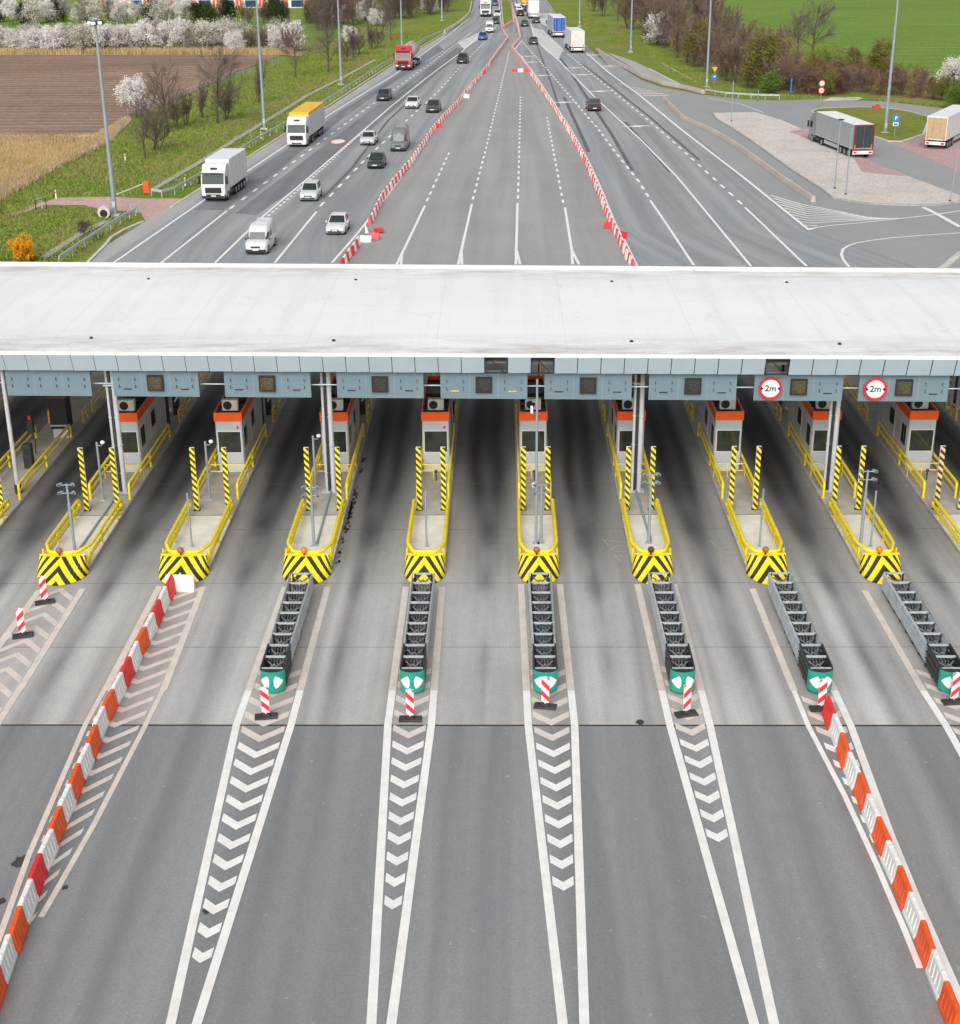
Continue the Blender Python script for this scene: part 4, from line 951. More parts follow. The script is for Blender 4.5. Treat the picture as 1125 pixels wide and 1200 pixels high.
NR_L = [P((401, 314), (418, 290), (421, 285)), P((434, 262), (436, 258), (449, 232), (484, 189), (511, 149), (538, 120), (545, 111), (568, 84), (595, 47), (588, 36), (584, 0))]
NR_R = [P((741, 315), (725, 281), (715, 261), (701, 225.6), (687, 192), (664, 150), (640, 113), (620, 84), (600, 58), (610, 47), (605, 28), (598, 0))]
sh = lambda side, d: (lambda k, kd: f'{kd} barrier block in the {d} red and white row north of the canopy')
near = 130
gl = 'left barrier row beyond the canopy'; gr = 'right barrier row beyond the canopy'
kd_ = lambda k: 'faded red' if k % 2 == 0 else 'white'
def farname(side, k, kd, n): 
    return f'{"red" if "red" in kd else "white"} plastic barrier block in the {side} row beyond the canopy, '+('nearest stretch' if k < 40 else 'middle stretch' if k < 85 else 'far stretch')
row(NR_L[0], .1, 9, 1.277, lambda k: 'red' if k % 2 == 0 else 'white', lambda k, kd: f'{kd} plastic barrier block between the canopy edge and the toppled blocks, left row', gl, .05)
row(NR_L[1], 0, near, 1.277, kd_, lambda k, kd: farname('left', k, kd, near), gl, .06)
row(NR_R[0], 0, near, 1.277, kd_, lambda k, kd: farname('right', k, kd, near), gr, .06)
for (q, kd, rot, lab) in [((428, 284), 'white', (.1, 0, 1.9), 'white barrier block knocked askew beside the toppled red one'), ((441, 273), 'red', (0, 1.35, .5), 'toppled red barrier block lying on its side beyond the canopy'), ((438, 281), 'faded red', (0, .3, 1.2), 'red barrier block knocked out of line below the toppled one'),
      ((430, 272), 'white', (0, -.2, .1), 'white barrier block leaning at the broken end of the left row'), ((513, 150), 'red', (0, 0, 1.4), 'single red block standing crosswise inside the left row'), ((568, 86), 'red', (0, 0, .2), 'red block standing inside the left row, far off'),
      ((544, 114), 'white', (0, .2, .6), 'white block pushed out of the left row, left of its neighbour'), ((547, 115), 'white', (0, 0, 1.0), 'white block pushed out of the left row, right of its neighbour'),
      ((713, 268), 'red', (0, .5, 1.2), 'red block fallen to the left of the right barrier row'), ((728, 279), 'red', (0, .4, .7), 'red block knocked askew on the right barrier row'),
      ((603, 84.5), 'red', (0, 0, R(90)), 'red block at the left end of the crosswise trio'), ((610, 84.5), 'white', (0, 0, R(90)), 'white block in the middle of the crosswise trio'), ((616.5, 84.5), 'red', (0, 0, R(90)), 'red block at the right end of the crosswise trio')]:
    x, y = at(*q); block(kd, x, y, 0, lab, 'displaced barrier blocks', .0 if abs(rot[1]) < .6 else .22, rot).scale = (.85, .85, .85)
mb = MB()    # the far rest of both rows as one stuff mesh
def boxrun(pl, s0):
    s = s0; k = 0; L = plen(pl)
    while s < L:
        p, t = walk(pl, s)
        if p is None: break
        mb.obox((p.x, p.y, .4), (.3, 1.2, .8), math.atan2(-t.x, t.y), (m_pinkr if k % 2 == 0 else m_wht)); s += 1.277; k += 1
boxrun(NR_L[1], near*1.277); boxrun(NR_R[0], near*1.277)
boxrun(P((590, 34), (600, 27)), 0)
tag(mb.build('far_barrier_blocks'), kind='stuff')

# ---------------------------------------------------------------- poles on the plaza
def camera_mast(px, py, h, label, arms=True, lean=0):
    x, y = at(px, py, .2); t = thing('camera_mast', label, 'camera mast', (x, y, .2), 0, 'camera masts on the islands')
    mb = MB(); mb.cyl((0, 0), .075, 0, h*.72, m_gal, 10, .07); mb.cyl((0, 0), .05, h*.7, h, m_gal, 10); mb.box(-.16, .16, -.16, .16, 0, .03, m_steel); mb.build('pole', t)
    if arms:
        for z, sx in ((h-.45, 1), (h-.05, 1)):
            for s in (-1, 1):
                mb = MB(); mb.tube([(0, 0, z), (s*.25, -.05, z)], .025, m_gal, 6); mb.build('bracket', t)
                mb = MB(); mb.obox((s*.30, -.08, z+.04), (.12, .26, .11), s*.5, m_gal); mb.box(s*.33-.04, s*.33+.04, -.22, -.19, z, z+.08, m_glass); mb.build('camera', t)
    return t
camera_mast(88, 647, 3.4, 'galvanised camera mast with four white cameras on the first booth island')
camera_mast(368, 640, 3.0, 'galvanised camera mast with white cameras on the third booth island')
camera_mast(634, 637, 3.0, 'short camera mast beside the tall pole on the fifth booth island')
camera_mast(760, 637, 3.5, 'galvanised camera mast on the sixth booth island')
camera_mast(1008, 641, 3.8, 'galvanised camera mast with four cameras on the eighth booth island')
x, y = at(628, 637, .2); t = thing('tall_pole', 'very tall thin galvanised pole reaching the canopy on the fifth booth island', 'pole', (x, y, .2), 0)
mb = MB(); mb.cyl((0, 0), .07, 0, 8.0, m_gal, 10, .05); mb.box(-.16, .16, -.16, .16, 0, .03, m_steel); mb.build('pole', t)
mb = MB(); mb.box(-.2, -.06, -.12, .06, 2.85, 3.05, m_trim, .02); mb.build('camera', t)
mb = MB(); mb.box(-.27, -.15, 1.0, 1.15, 6.05, 6.4, m_trim, .02); mb.tube([(-.2, 1.1, 6.6), (0, 0, 6.9)], .02, m_steel, 6); mb.build('lantern', t)
for px, py, h, lab in [(225, 641, 2.7, 'second'), (500, 641, 2.8, 'fourth'), (890, 641, 2.9, 'seventh'), (1020, 641, 2.8, 'eighth')]:
    x, y = at(px, py, .2); mb = MB(); mb.cyl((0, 0), .045, 0, h, m_gal, 8); mb.box(-.1, .1, -.1, .1, 0, .03, m_steel)
    tag(mb.build('thin_post', None, (x, y, .2)), f'thin grey post on the {lab} booth island', 'post', 'thin posts')
for px, py, h, lab in [(121, 586, 3.1, 'first'), (246, 585, 3.1, 'second'), (370, 573, 2.9, 'third')]:
    x, y = at(px, py, .2); t = thing('camera_post', f'grey post with a single white dome camera on the {lab} booth island', 'camera mast', (x, y, .2), 0, 'single camera posts')
    mb = MB(); mb.cyl((0, 0), .06, 0, h, m_gal, 8); mb.box(-.14, .14, -.14, .14, 0, .03, m_steel); mb.build('pole', t)
    mb = MB(); mb.tube([(0, 0, h-.15), (.2, 0, h-.2), (.3, 0, h-.05)], .025, m_gal, 6); mb.build('bracket', t); mb = MB(); mb.sphere((.3, -.02, h), .12, m_trim, 10, .8); mb.build('camera', t)
for px0, py0, px1, py1, k in [(133, 587, 93, 645, 'first'), (388, 576, 371, 640, 'third'), (745, 575, 763, 636, 'sixth'), (975, 585, 1005, 640, 'eighth')]:
    a, b = at(px0, py0, .2), at(px1, py1, .2); mb = MB(); mb.tube([(*a, .25), (*b, .25)], .06, m_gal, 6); tag(mb.build('cable_duct'), f'grey cable duct running along the {k} booth island floor', 'cable duct', 'cable ducts')
# chalk survey figures sprayed on the lane
GL = {'2': [(0, .8), (.15, 1), (.4, .95), (.45, .7), (.1, .1), (0, 0), (.5, .05)], '0': [(.25, 1), (.02, .8), (0, .3), (.2, 0), (.42, .2), (.45, .75), (.25, 1)], '1': [(.05, .7), (.3, 1), (.27, 0)]}
def scrib(px, py, body, sz=1.5, rz=.5):
    x, y = at(px, py); mb = MB(); c, s_ = math.cos(rz), math.sin(rz)
    for i, ch in enumerate(body):
        pl = [((u+i*.62)*sz, v*sz) for u, v in GL[ch]]; strip(mb, [(x+a*c-b*s_, y+a*s_+b*c) for a, b in pl], .035, .012, mat('faded_yellow_chalk', (.46, .43, .33), .9))
    tag(mb.build('survey_marks'), kind='structure')
scrib(706, 632, '202', 1.5, -1.35); scrib(832, 634, '201', 1.4, -1.35)

# ---------------------------------------------------------------- kerbs, guardrails, concrete barriers
def wall(name, q, wd, h, m, label, cat='barrier', z0=0, m2=None):
    pl = resample(P(*q), 5); a, b = offs(pl, wd/2), offs(pl, -wd/2); mb = MB()
    ia, ib = offs(pl, wd*.28), offs(pl, -wd*.28)
    rings = [[(*a[i], z0), (*a[i], z0+h*.3), (*ia[i], z0+h), (*ib[i], z0+h), (*b[i], z0+h*.3), (*b[i], z0)] for i in range(len(pl))]
    mb.loft(rings[::-1], m)
    return tag(mb.build(name), label, cat)
wall('concrete_barrier', [(699, 60), (725, 76), (752, 91), (778, 100), (800, 104), (824, 110)], .5, .7, mat('weathered_barrier_concrete', (.50, .44, .40), .9, 0, .1, .3), 'pale concrete barrier curving off along the slip road')
wall('concrete_barrier', [(777, 117), (800, 140), (837, 157), (862, 172), (915, 211), (953, 237)], .5, .6, mat('weathered_barrier_concrete', (.50, .44, .40), .9, 0, .1, .3), 'long brownish concrete barrier between motorway and parking area')
def beam(name, q, label, z=.7):
    pl = resample(P(*q), 4); t = thing('guardrail', label, 'guardrail', (*pl[0], 0)); ox, oy_ = pl[0]
    prof = [(0, z-.15), (.06, z-.11), (.06, z-.04), (.015, z), (.06, z+.04), (.06, z+.11), (0, z+.15)]
    rings = []
    for i, p in enumerate(pl):
        rings.append([(*[c-o_ for c, o_ in zip(offs(pl, -d)[i], (ox, oy_))], zz) for d, zz in prof]+[(*[c-o_ for c, o_ in zip(offs(pl, .02)[i], (ox, oy_))], zz) for d, zz in prof[::-1]])
    mb = MB(); mb.loft(rings, m_steel); mb.build('beam', t)
    n = 0
    mb = MB()
    for i, p in enumerate(pl):
        if n > 90: break
        if i % 1 == 0: m_ = MB(); m_.obox((p[0]-ox, p[1]-oy_, .35), (.07, .1, .7), 0, m_steel); m_.build('post', t); n += 1
    return t
beam('g', [(70, 311), (100, 290), (130, 270), (152, 257), (159, 253), (160, 249), (154, 247)], 'galvanised guardrail curving round the gravel track end, lower left')
beam('g', [(178, 230), (190, 232), (205, 228), (233, 212), (300, 169), (332, 151), (360, 134)], 'near galvanised guardrail along the left verge beside the white lorry')
beam('g', [(360, 134), (387, 119), (440, 84), (465, 69), (500, 47), (521, 38)], 'far galvanised guardrail along the left verge beside the red tanker')
wall('concrete_barrier', [(521, 39.5), (540, 27), (550, 18), (553, 4)], .5, .9, m_kerb2, 'short pale concrete barrier at the far end of the left shoulder')
beam('g', [(826, 110), (850, 114), (880, 116), (913, 117)], 'green-grey guardrail at the top of the slip road on the right')
kb = MB()
def kerb(q, wd=.3, h=.12, m=m_kerb2):
    pl = resample(P(*q), 4); a, b = offs(pl, wd/2), offs(pl, -wd/2); kb.loft([[(*a[i], -.1), (*a[i], h), (*b[i], h), (*b[i], -.1)] for i in range(len(pl))][::-1], m)
kerb([(103, 308), (124, 287), (130, 279), (145, 270), (168, 260)]); kerb([(200, 243), (233, 222), (300, 178), (332, 158), (400, 114), (465, 71.5), (521, 38.5)], .25, .06)
kerb([(52, 302), (70, 290), (93, 275), (125, 259)], .8, .06, m_kerb); kerb([(174, 226), (200, 210), (233, 191), (282, 160), (330, 131), (360, 112), (400, 92), (440, 70)], .8, .06, m_kerb)
kerb([(760, 80), (803, 102)], .4, .02); kerb([(774, 73), (820, 98)], .4, .0)
kerb([(835, 133), (840, 140), (857, 150), (877, 163), (902, 181), (930, 201), (963, 222), (977, 233), (1017, 239), (1060, 241), (1097, 241), (1124, 237), (1130, 233)], .25, .13, m_kerb)
kerb([(951, 131), (958, 128), (977, 127), (1010, 126), (1037, 127), (1065, 131), (1087, 137), (1088, 142), (1082, 158), (1057, 166), (1042, 166), (1026, 161), (1000, 155), (965, 141), (951, 131)], .3, .13, m_kerb2)
kerb([(925, 157), (940, 153)], .25, .15, m_kerb); kerb([(1090, 325), (1108, 313), (1125, 298), (1150, 288)], .6, .15)
kerb([(602, 26), (600, 0)], .4, .3); kerb([(590, 34), (587, 0)], .4, .3)
tag(kb.build('kerbs'), kind='structure')
sheet('central_reservation', [(590.5, 33), (601.5, 25), (596.5, 0), (587, 0)], .02, m_grass)

# ---------------------------------------------------------------- tall lighting masts
def lighting_mast(px, py, h, label, heads=True):
    x, y = at(px, py); t = thing('lighting_mast', label, 'lamp post', (x, y, 0), 0, 'tall lighting masts')
    mb = MB(); mb.cyl((0, 0), .24, 0, h, m_gal, 12, .12); mb.build('mast', t); mb = MB(); mb.box(-.5, .5, -.5, .5, -.05, .12, m_kerb2); mb.build('footing', t)
    mb = MB(); mb.box(-.15, .15, -.27, -.2, .8, 1.4, m_steel); mb.build('hatch', t)
    mb = MB(); mb.tube([(-.5, 0, h), (.5, 0, h)], .07, m_gal, 6); mb.tube([(0, -.5, h), (0, .5, h)], .07, m_gal, 6); mb.build('cross_arm', t)
    for dx, dy in ((-.5, 0), (.5, 0), (0, -.5), (0, .5)):
        mb = MB(); mb.box(dx-.26, dx+.26, dy-.22, dy+.22, h-.45, h-.05, m_dsteel, .04); mb.box(dx-.2, dx+.2, dy-.27, dy-.22, h-.4, h-.12, m_refw); mb.build('floodlight', t)
    return t
for q, h, l in [((135, 252), 18.6, 'nearest tall grey lighting mast on the left verge, by the gravel track'), ((310, 151), 18.6, 'tall lighting mast on the left verge behind the white lorry'), ((400, 99), 18, 'tall lighting mast on the left verge between bare trees'), ((471, 56), 18, 'tall lighting mast on the left verge above the red tanker'), ((518, 24), 18, 'farthest lighting mast on the left verge'),
     ((1037, 156), 19, 'tall grey lighting mast on the grass islet of the parking area'), ((828, 102), 19, 'tall lighting mast on the right verge beside a blue sign'), ((739, 61), 18, 'lighting mast on the right verge above the slip road'), ((679, 31), 18, 'farthest lighting mast on the right verge')]: lighting_mast(*q, h, l)
# small poles and signs
for (q, h, lab, top) in [((857, 143), 5.6, 'thin grey pole at the left end of the paved area', 0), ((978, 222), 7.2, 'thin lamp pole in front of the parked grey lorry, left one', 1), ((991, 229), 6.8, 'thin lamp pole in front of the parked grey lorry, right one', 2), ((1113, 237), 4.2, 'leaning grey pole at the right end of the paved area', 0), ((926.5, 111), 2.6, 'blue marker post at the shrub edge', 3), ((888, 119), 1.6, 'short grey post by the slip road guardrail', 0), ((787, 56), 3, 'orange marker post among the shrubs on the right', 4)]:
    x, y = at(*q); t = thing('thin_pole', lab, 'pole', (x, y, .1)); m_ = {3: m_signb, 4: m_orl}.get(top, m_gal)
    mb = MB(); r_ = .07 if top < 3 else .12; mb.tube([(0, 0, 0), (.25 if 'leaning' in lab else 0, 0, h)], r_, m_, 8); mb.build('pole', t)
    mb = MB(); mb.cyl((0, 0), .12, 0, .15, m_dsteel, 8); mb.build('foot', t)
    if top in (1, 2): mb = MB(); mb.box(-.2, .35, -.12, .12, h-.05, h+.1, m_dsteel) if top == 1 else mb.box(-.08, .2, -.08, .08, h-.04, h+.06, m_gal); mb.build('lamp_head', t)
def disc(mb, cx, y, cz, r, m, n=20, d=.03):
    mb.loft([[(cx+r*math.cos(a*2*math.pi/n), yy, cz+r*math.sin(a*2*math.pi/n)) for a in range(n)] for yy in (y+d, y)], m)
x, y = at(834, 101); t = thing('road_sign', 'yellow triangular sign over a round blue sign at the foot of the right mast', 'sign', (x+.4, y, 0))
mb = MB(); mb.cyl((0, .05), .05, 0, 3.6, m_gal, 8); mb.build('post', t)
mb = MB(); mb.add([(-.5, 0, 3.2), (.5, 0, 3.2), (0, 0, 2.35), (-.5, .04, 3.2), (.5, .04, 3.2), (0, .04, 2.35)], [(0, 2, 1), (3, 4, 5), (0, 1, 4, 3), (1, 2, 5, 4), (2, 0, 3, 5)], mat('sign_yellow', (.85, .45, .02), .4)); mb.build('warning_plate', t)
mb = MB(); disc(mb, 0, 0, 1.6, .5, m_signb); mb.build('blue_disc', t)
mb = MB(); mb.add([(-.22, -.03, 1.6), (.12, -.03, 1.82), (.25, -.03, 1.66), (-.08, -.03, 1.44)], [(0, 3, 2, 1)], m_signw); mb.build('arrow', t)
x, y = at(1048, 162); t = thing('parking_sign', 'blue parking sign with a small white plate on the grass islet', 'sign', (x, y, .1))
mb = MB(); mb.cyl((0, .06), .04, 0, 3.1, m_gal, 8); mb.build('post', t); mb = MB(); mb.box(-.45, .45, 0, .04, 2.0, 2.9, m_signb); pb = mb.build('blue_plate', t); text('P', .7, m_signw, (0, -.005, 2.45), pb)
mb = MB(); mb.box(-.38, .38, 0, .04, 1.5, 1.95, m_signw); mb.box(-.25, .25, -.01, 0, 1.62, 1.8, m_signk); mb.build('white_plate', t)
x, y = at(961, 127); t = thing('road_sign', 'pair of round red-ringed signs on a post by the grass islet', 'sign', (x, y, 0))
mb = MB(); mb.cyl((0, .06), .04, 0, 4.2, m_gal, 8); mb.build('post', t)
for z, c in ((3.7, 1), (2.65, 0)):
    mb = MB(); disc(mb, 0, 0, z, .5, m_signr); r_ = mb.build('red_disc', t); mb = MB(); disc(mb, 0, -.02, z, .36, m_signw); mb.build('sign_face', r_)
    mb = MB()
    if c: mb.box(-.04, .04, -.03, -.02, z-.2, z+.2, m_signk)
    else: mb.box(-.28, .28, -.03, -.02, z-.07, z+.07, m_signr)
    mb.build('symbol', r_)
x, y = at(1027, 127); mb = MB(); mb.obox((0, 0, .15), (1.2, .5, .3), .3, m_red); mb.obox((.2, .2, .35), (.5, .3, .25), .8, m_red); tag(mb.build('red_debris', None, (x, y, .1)), 'small red fallen object on the grass islet edge', 'debris')
x, y = at(172, 226); t = thing('boom_gate', 'red gate post with a white boom across the gravel track', 'gate', (x, y, 0))
mb = MB(); mb.box(-.35, .35, -.2, .2, 0, 1.25, m_redo, .04); mb.build('gate_post', t); ex, ey = at(138, 236); mb = MB(); mb.tube([(-.3, 0, .95), (ex-x, ey-y, .75)], .07, m_trim, 8); mb.build('boom', t)
x, y = at(122, 255); t = thing('culvert_pipe', 'concrete culvert pipe end below the gravel track', 'pipe', (x, y, -.1))
mb = MB(); ang = 24; o_ = [(.62*math.cos(a*math.pi/10), .62*math.sin(a*math.pi/10)) for a in range(20)]; i_ = [(c*.62, s*.62-.1) for c, s in o_]
mb.loft([[(c, 1.0, s+.6) for c, s in o_], [(c, 0, s+.6) for c, s in o_], [(c, 0, s+.6) for c, s in i_]], m_kerb2, cap=False); mb.build('pipe', t)
mb = MB(); mb.add([(c, .02, s+.6) for c, s in i_], [tuple(range(20))[::-1]], m_gap); mb.build('opening', t)
x, y = at(48, 246); t = thing('pipe_frame', 'small rusty metal frame beside the gravel track', 'frame', (x, y, 0))
mb = MB(); mb.tube([(-.5, 0, 0), (-.5, 0, 1), (.6, 0, 1.15), (.6, 0, .1)], .06, m_dsteel, 6); mb.tube([(-.5, 0, 1), (-.1, .8, 1.1), (-.1, .8, 0)], .05, m_trim, 6); mb.build('tube_frame', t)
for (px, py) in [(66, 233), (147, 189), (217, 218), (306, 162)]:
    x, y = at(px, py); mb = MB(); mb.box(-.06, .06, -.04, .04, 0, .9, m_wht); mb.box(-.062, .062, -.045, -.04, .62, .75, m_signr); tag(mb.build('delineator_post', None, (x, y, 0)), f'white delineator post on the left verge {px}'.replace(f'{px}', {66: 'by the dry grass', 147: 'by the fence', 217: 'beside the near lorry', 306: 'beside the yellow-roofed lorry'}[px]), 'post', 'delineator posts')
# fence between the verge and the field
t = thing('wire_fence', 'thin wire fence with pale posts along the field edge', 'fence', (0, 0, 0))
fl = P((-10, 243), (28, 222), (62, 201), (100, 182), (135, 163), (150, 140), (200, 124), (262, 98), (330, 74)); s = 0; tops = []
while True:
    p, d_ = walk(fl, s)
    if p is None: break
    mb = MB(); mb.cyl((p.x, p.y), .05, -.1, 1.7, m_gal, 6); mb.build('fence_post', t); tops.append(p); s += 4.2
mb = MB()
for z in (.5, 1.0, 1.55): mb.tube([(p.x, p.y, z) for p in tops], .012, m_steel, 4)
mb.build('fence_wire', t)

# ---------------------------------------------------------------- vehicles (local +Y is forward)
def rring(y, hw, z0, z1, k=.12, top=.9):
    return [(-hw+k*.5, y, z0), (-hw, y, z0+k), (-hw, y, z1-k), (-hw*top, y, z1), (hw*top, y, z1), (hw, y, z1-k), (hw, y, z0+k), (hw-k*.5, y, z0)]
def wheels(t, ys, hw, r, wd=.22):
    for y in ys:
        for s in (-1, 1):
            mb = MB(); a, b = s*(hw-wd), s*hw
            mb.tube([(a, y, r), (b-.03*s, y, r), (b, y, r)], [r, r, r*.93], m_tyre, 18); w_ = mb.build('wheel', t)
            mb = MB(); mb.tube([(b, y, r), (b+.012*s, y, r)], [r*.62, r*.55], m_rim, 14); mb.tube([(b+.01*s, y, r), (b+.03*s, y, r)], [r*.16, r*.14], m_dsteel, 8); mb.build('rim', w_)
def car(kind, c, label, loc, rz, sc=1.0, lights=True, pname=''):
    D = {'hatch': (4.1, .88, 1.48, .88, 1.45), 'sedan': (4.6, .90, 1.46, .90, 1.2), 'wagon': (4.6, .9, 1.5, .92, 1.3), 'suv': (4.5, .93, 1.68, 1.0, 1.35), 'van': (5.3, .98, 2.35, 1.15, .95), 'bigvan': (6.0, 1.0, 2.7, 1.2, 1.0), 'mpv': (4.4, .9, 1.62, .95, 1.2)}[kind]
    L, hw, H_, zb, hood = D; h = L/2
    t = thing({'van': 'delivery_van', 'bigvan': 'delivery_van'}.get(kind, 'car'), label, 'van' if 'van' in kind else 'car', (*loc, 0), rz, 'vehicles on the motorway'); t.scale = (sc,)*3
    pm = paint(pname, c)
    van = 'van' in kind; r = .36 if van else .32
    mb = MB(); zf = zb*.80
    tail_z = {'sedan': zb+.04}.get(kind, zb)
    st = [(-h, hw*.86, .34, tail_z-.06), (-h+.12, hw*.97, .24, tail_z), (-h+.7, hw, .2, tail_z+.01), (-.2, hw, .18, zb), (h-hood, hw, .18, zb), (h-hood*.45, hw*.985, .18, zb-.06), (h-.22, hw*.93, .2, zf-.03), (h-.06, hw*.84, .26, zf-.15), (h, hw*.74, .34, zf-.26)]
    mb.loft([rring(*q) for q in st], pm, True)
    # greenhouse
    y0, y1 = {'sedan': (-h+.75, h-hood-.05), 'van': (-h+.02, h-hood), 'bigvan': (-h+.02, h-hood)}.get(kind, (-h+.10, h-hood-.02))
    r0, r1 = {'sedan': (y0+.75, y1-.75), 'van': (y0+.05, y1-.72), 'bigvan': (y0+.05, y1-.78)}.get(kind, (y0+.42, y1-.78))
    bw, tw = hw*.93, hw*(.76 if not van else .86)
    B0 = [(-bw, y0, zb-.04), (bw, y0, zb-.04), (bw, y1, zb-.04), (-bw, y1, zb-.04)]
    k = .06
    T0 = [(-tw, r0, H_-k), (tw, r0, H_-k), (tw, r1, H_-k), (-tw, r1, H_-k)]; T1 = [(-tw*.9, r0+.12, H_), (tw*.9, r0+.12, H_), (tw*.9, r1-.16, H_), (-tw*.9, r1-.16, H_)]
    if van:
        lr = lambda a, b, f: [tuple(p+(q-p)*f for p, q in zip(u, v)) for u, v in zip(a, b)]
        Tm = [(x*1.0, y, z-.22) for x, y, z in lr(B0, T0, .98)]; F_ = lr(B0, T0, .70)
        ring = lambda hwv, y0_, y1_, z: [(-hwv*.86, y0_, z), (hwv*.86, y0_, z), (hwv, y0_+.12, z), (hwv, y1_-.25, z), (hwv*.80, y1_, z), (-hwv*.80, y1_, z), (-hwv, y1_-.25, z), (-hwv, y0_+.12, z)]
        zt = H_; mb.loft([ring(bw, y0, y1+.02, zb-.04), ring(bw*.97, y0+.02, y1-.40, zb+(zt-zb)*.55), ring(bw*.93, y0+.04, y1-.72, zt-.22), ring(bw*.84, y0+.10, y1-1.05, zt-.06), ring(bw*.62, y0+.25, y1-1.5, zt)], pm, True)
    else: mb.loft([B0, T0, [(x*.97, y*(1.0), z+.03) for x, y, z in T0][:0] or T1], pm)
    for yy in (h-.95 if not van else h-1.0, -h+.85 if not van else -h+1.1):
        for s in (-1, 1): mb.tube([(s*(hw-.2), yy, r), (s*(hw+.006), yy, r)], r+.06, m_gap, 14)
    body = mb.build('body', t)
    F = [B0[2], B0[3], T0[3], T0[2]]; Rr = [B0[0], B0[1], T0[1], T0[0]]; Rt = [B0[1], B0[2], T0[2], T0[1]]; Lf = [B0[3], B0[0], T0[0], T0[3]]
    mb = MB()
    if van:
        a_, b_ = (y1+.02, zb-.04), (y1-.40, zb+(H_-zb)*.55); n_ = 6
        yy = lambda f: a_[0]+(b_[0]-a_[0])*f+.02; zz = lambda f: a_[1]+(b_[1]-a_[1])*f
        mb.add([(-bw*.76, yy(.12), zz(.12)), (bw*.76, yy(.12), zz(.12)), (bw*.70, yy(.98), zz(.98)), (-bw*.70, yy(.98), zz(.98))], [(3, 2, 1, 0)], m_glass)
        mb.add([(sx*bw*f_, yy(.12)-dy_, zz(.12)) for sx, f_, dy_ in ()]+[], [], m_glass)
        for sx in (-1, 1): mb.add([(sx*bw*.78, yy(.12), zz(.12)), (sx*(bw+.005), yy(.12)-.27, zz(.12)), (sx*(bw*.97+.01), yy(.98)-.27, zz(.98)), (sx*bw*.72, yy(.98), zz(.98))], [(0, 1, 2, 3)], m_glass)
    else: mb.panel(F, .05, .95, .10, .97, .012, m_glass)
    mb.build('windscreen', t)
    if kind != 'bigvan': mb = MB(); mb.panel(Rr, .08, .92, .35 if not van else .45, .92, .012, m_glass); mb.build('rear_window', t)
    for q, rev in ((Rt, 0), (Lf, 1)):
        segs = [(.06, .36), (.38, .68), (.70, .93)] if not van else [(.76, .93)]
        if kind == 'van': segs.append((.52, .72))
        for a, b in segs:
            if rev: a, b = 1-b, 1-a
            mb = MB(); mb.panel(q, a, b, .22 if not van else .10, .90 if not van else .62, .012, m_glass); mb.build('side_window', t)
    wheels(t, (h-.95 if not van else h-1.0, -h+.85 if not van else -h+1.1), hw+.015, r)
    for s in (-1, 1):
        mb = MB(); mb.add([(s*hw*.50, h-.055, zf-.26), (s*hw*.84, h-.19, zf-.24), (s*hw*.86, h-.24, zf-.08), (s*hw*.52, h-.12, zf-.12)], [(0, 1, 2, 3) if s < 0 else (3, 2, 1, 0)], m_hl); mb.build('headlight', t)
        mb = MB(); mb.box(s*hw*.78-.09, s*hw*.78+.09, -h-.015, -h+.05, zb-.32, zb-.1, m_tl); mb.build('tail_light', t)
        mb = MB(); mb.box(s*(hw+.09)-.07, s*(hw+.09)+.07, y1-.38, y1-.24, zb-.02, zb+.14, m_black if van else pm, .02); mb.build('mirror', t)
    mb = MB(); mb.box(-hw*.42, hw*.42, h-.05, h+.012, zf-.28, zf-.14, m_black); mb.box(-hw*.7, hw*.7, h-.03, h+.02, .3, .42, m_black); mb.build('grille', t)
    for yy in (h+.025, -h-.02): mb = MB(); mb.box(-.26, .26, yy-.01, yy+.01, .42, .53, m_plate); mb.build('number_plate', t)
    if kind in ('van', 'bigvan'):
        mb = MB()
        for yy in (r0+.4, 0, r1-.5): mb.box(-tw*.85, tw*.85, yy-.03, yy+.03, H_, H_+.025, pm)
        mb.build('roof_ribs', t)
        mb = MB(); mb.box(-hw*.9, hw*.9, h-.10, h+.03, .2, .5, m_black, .02); mb.build('bumper', t)
    return t
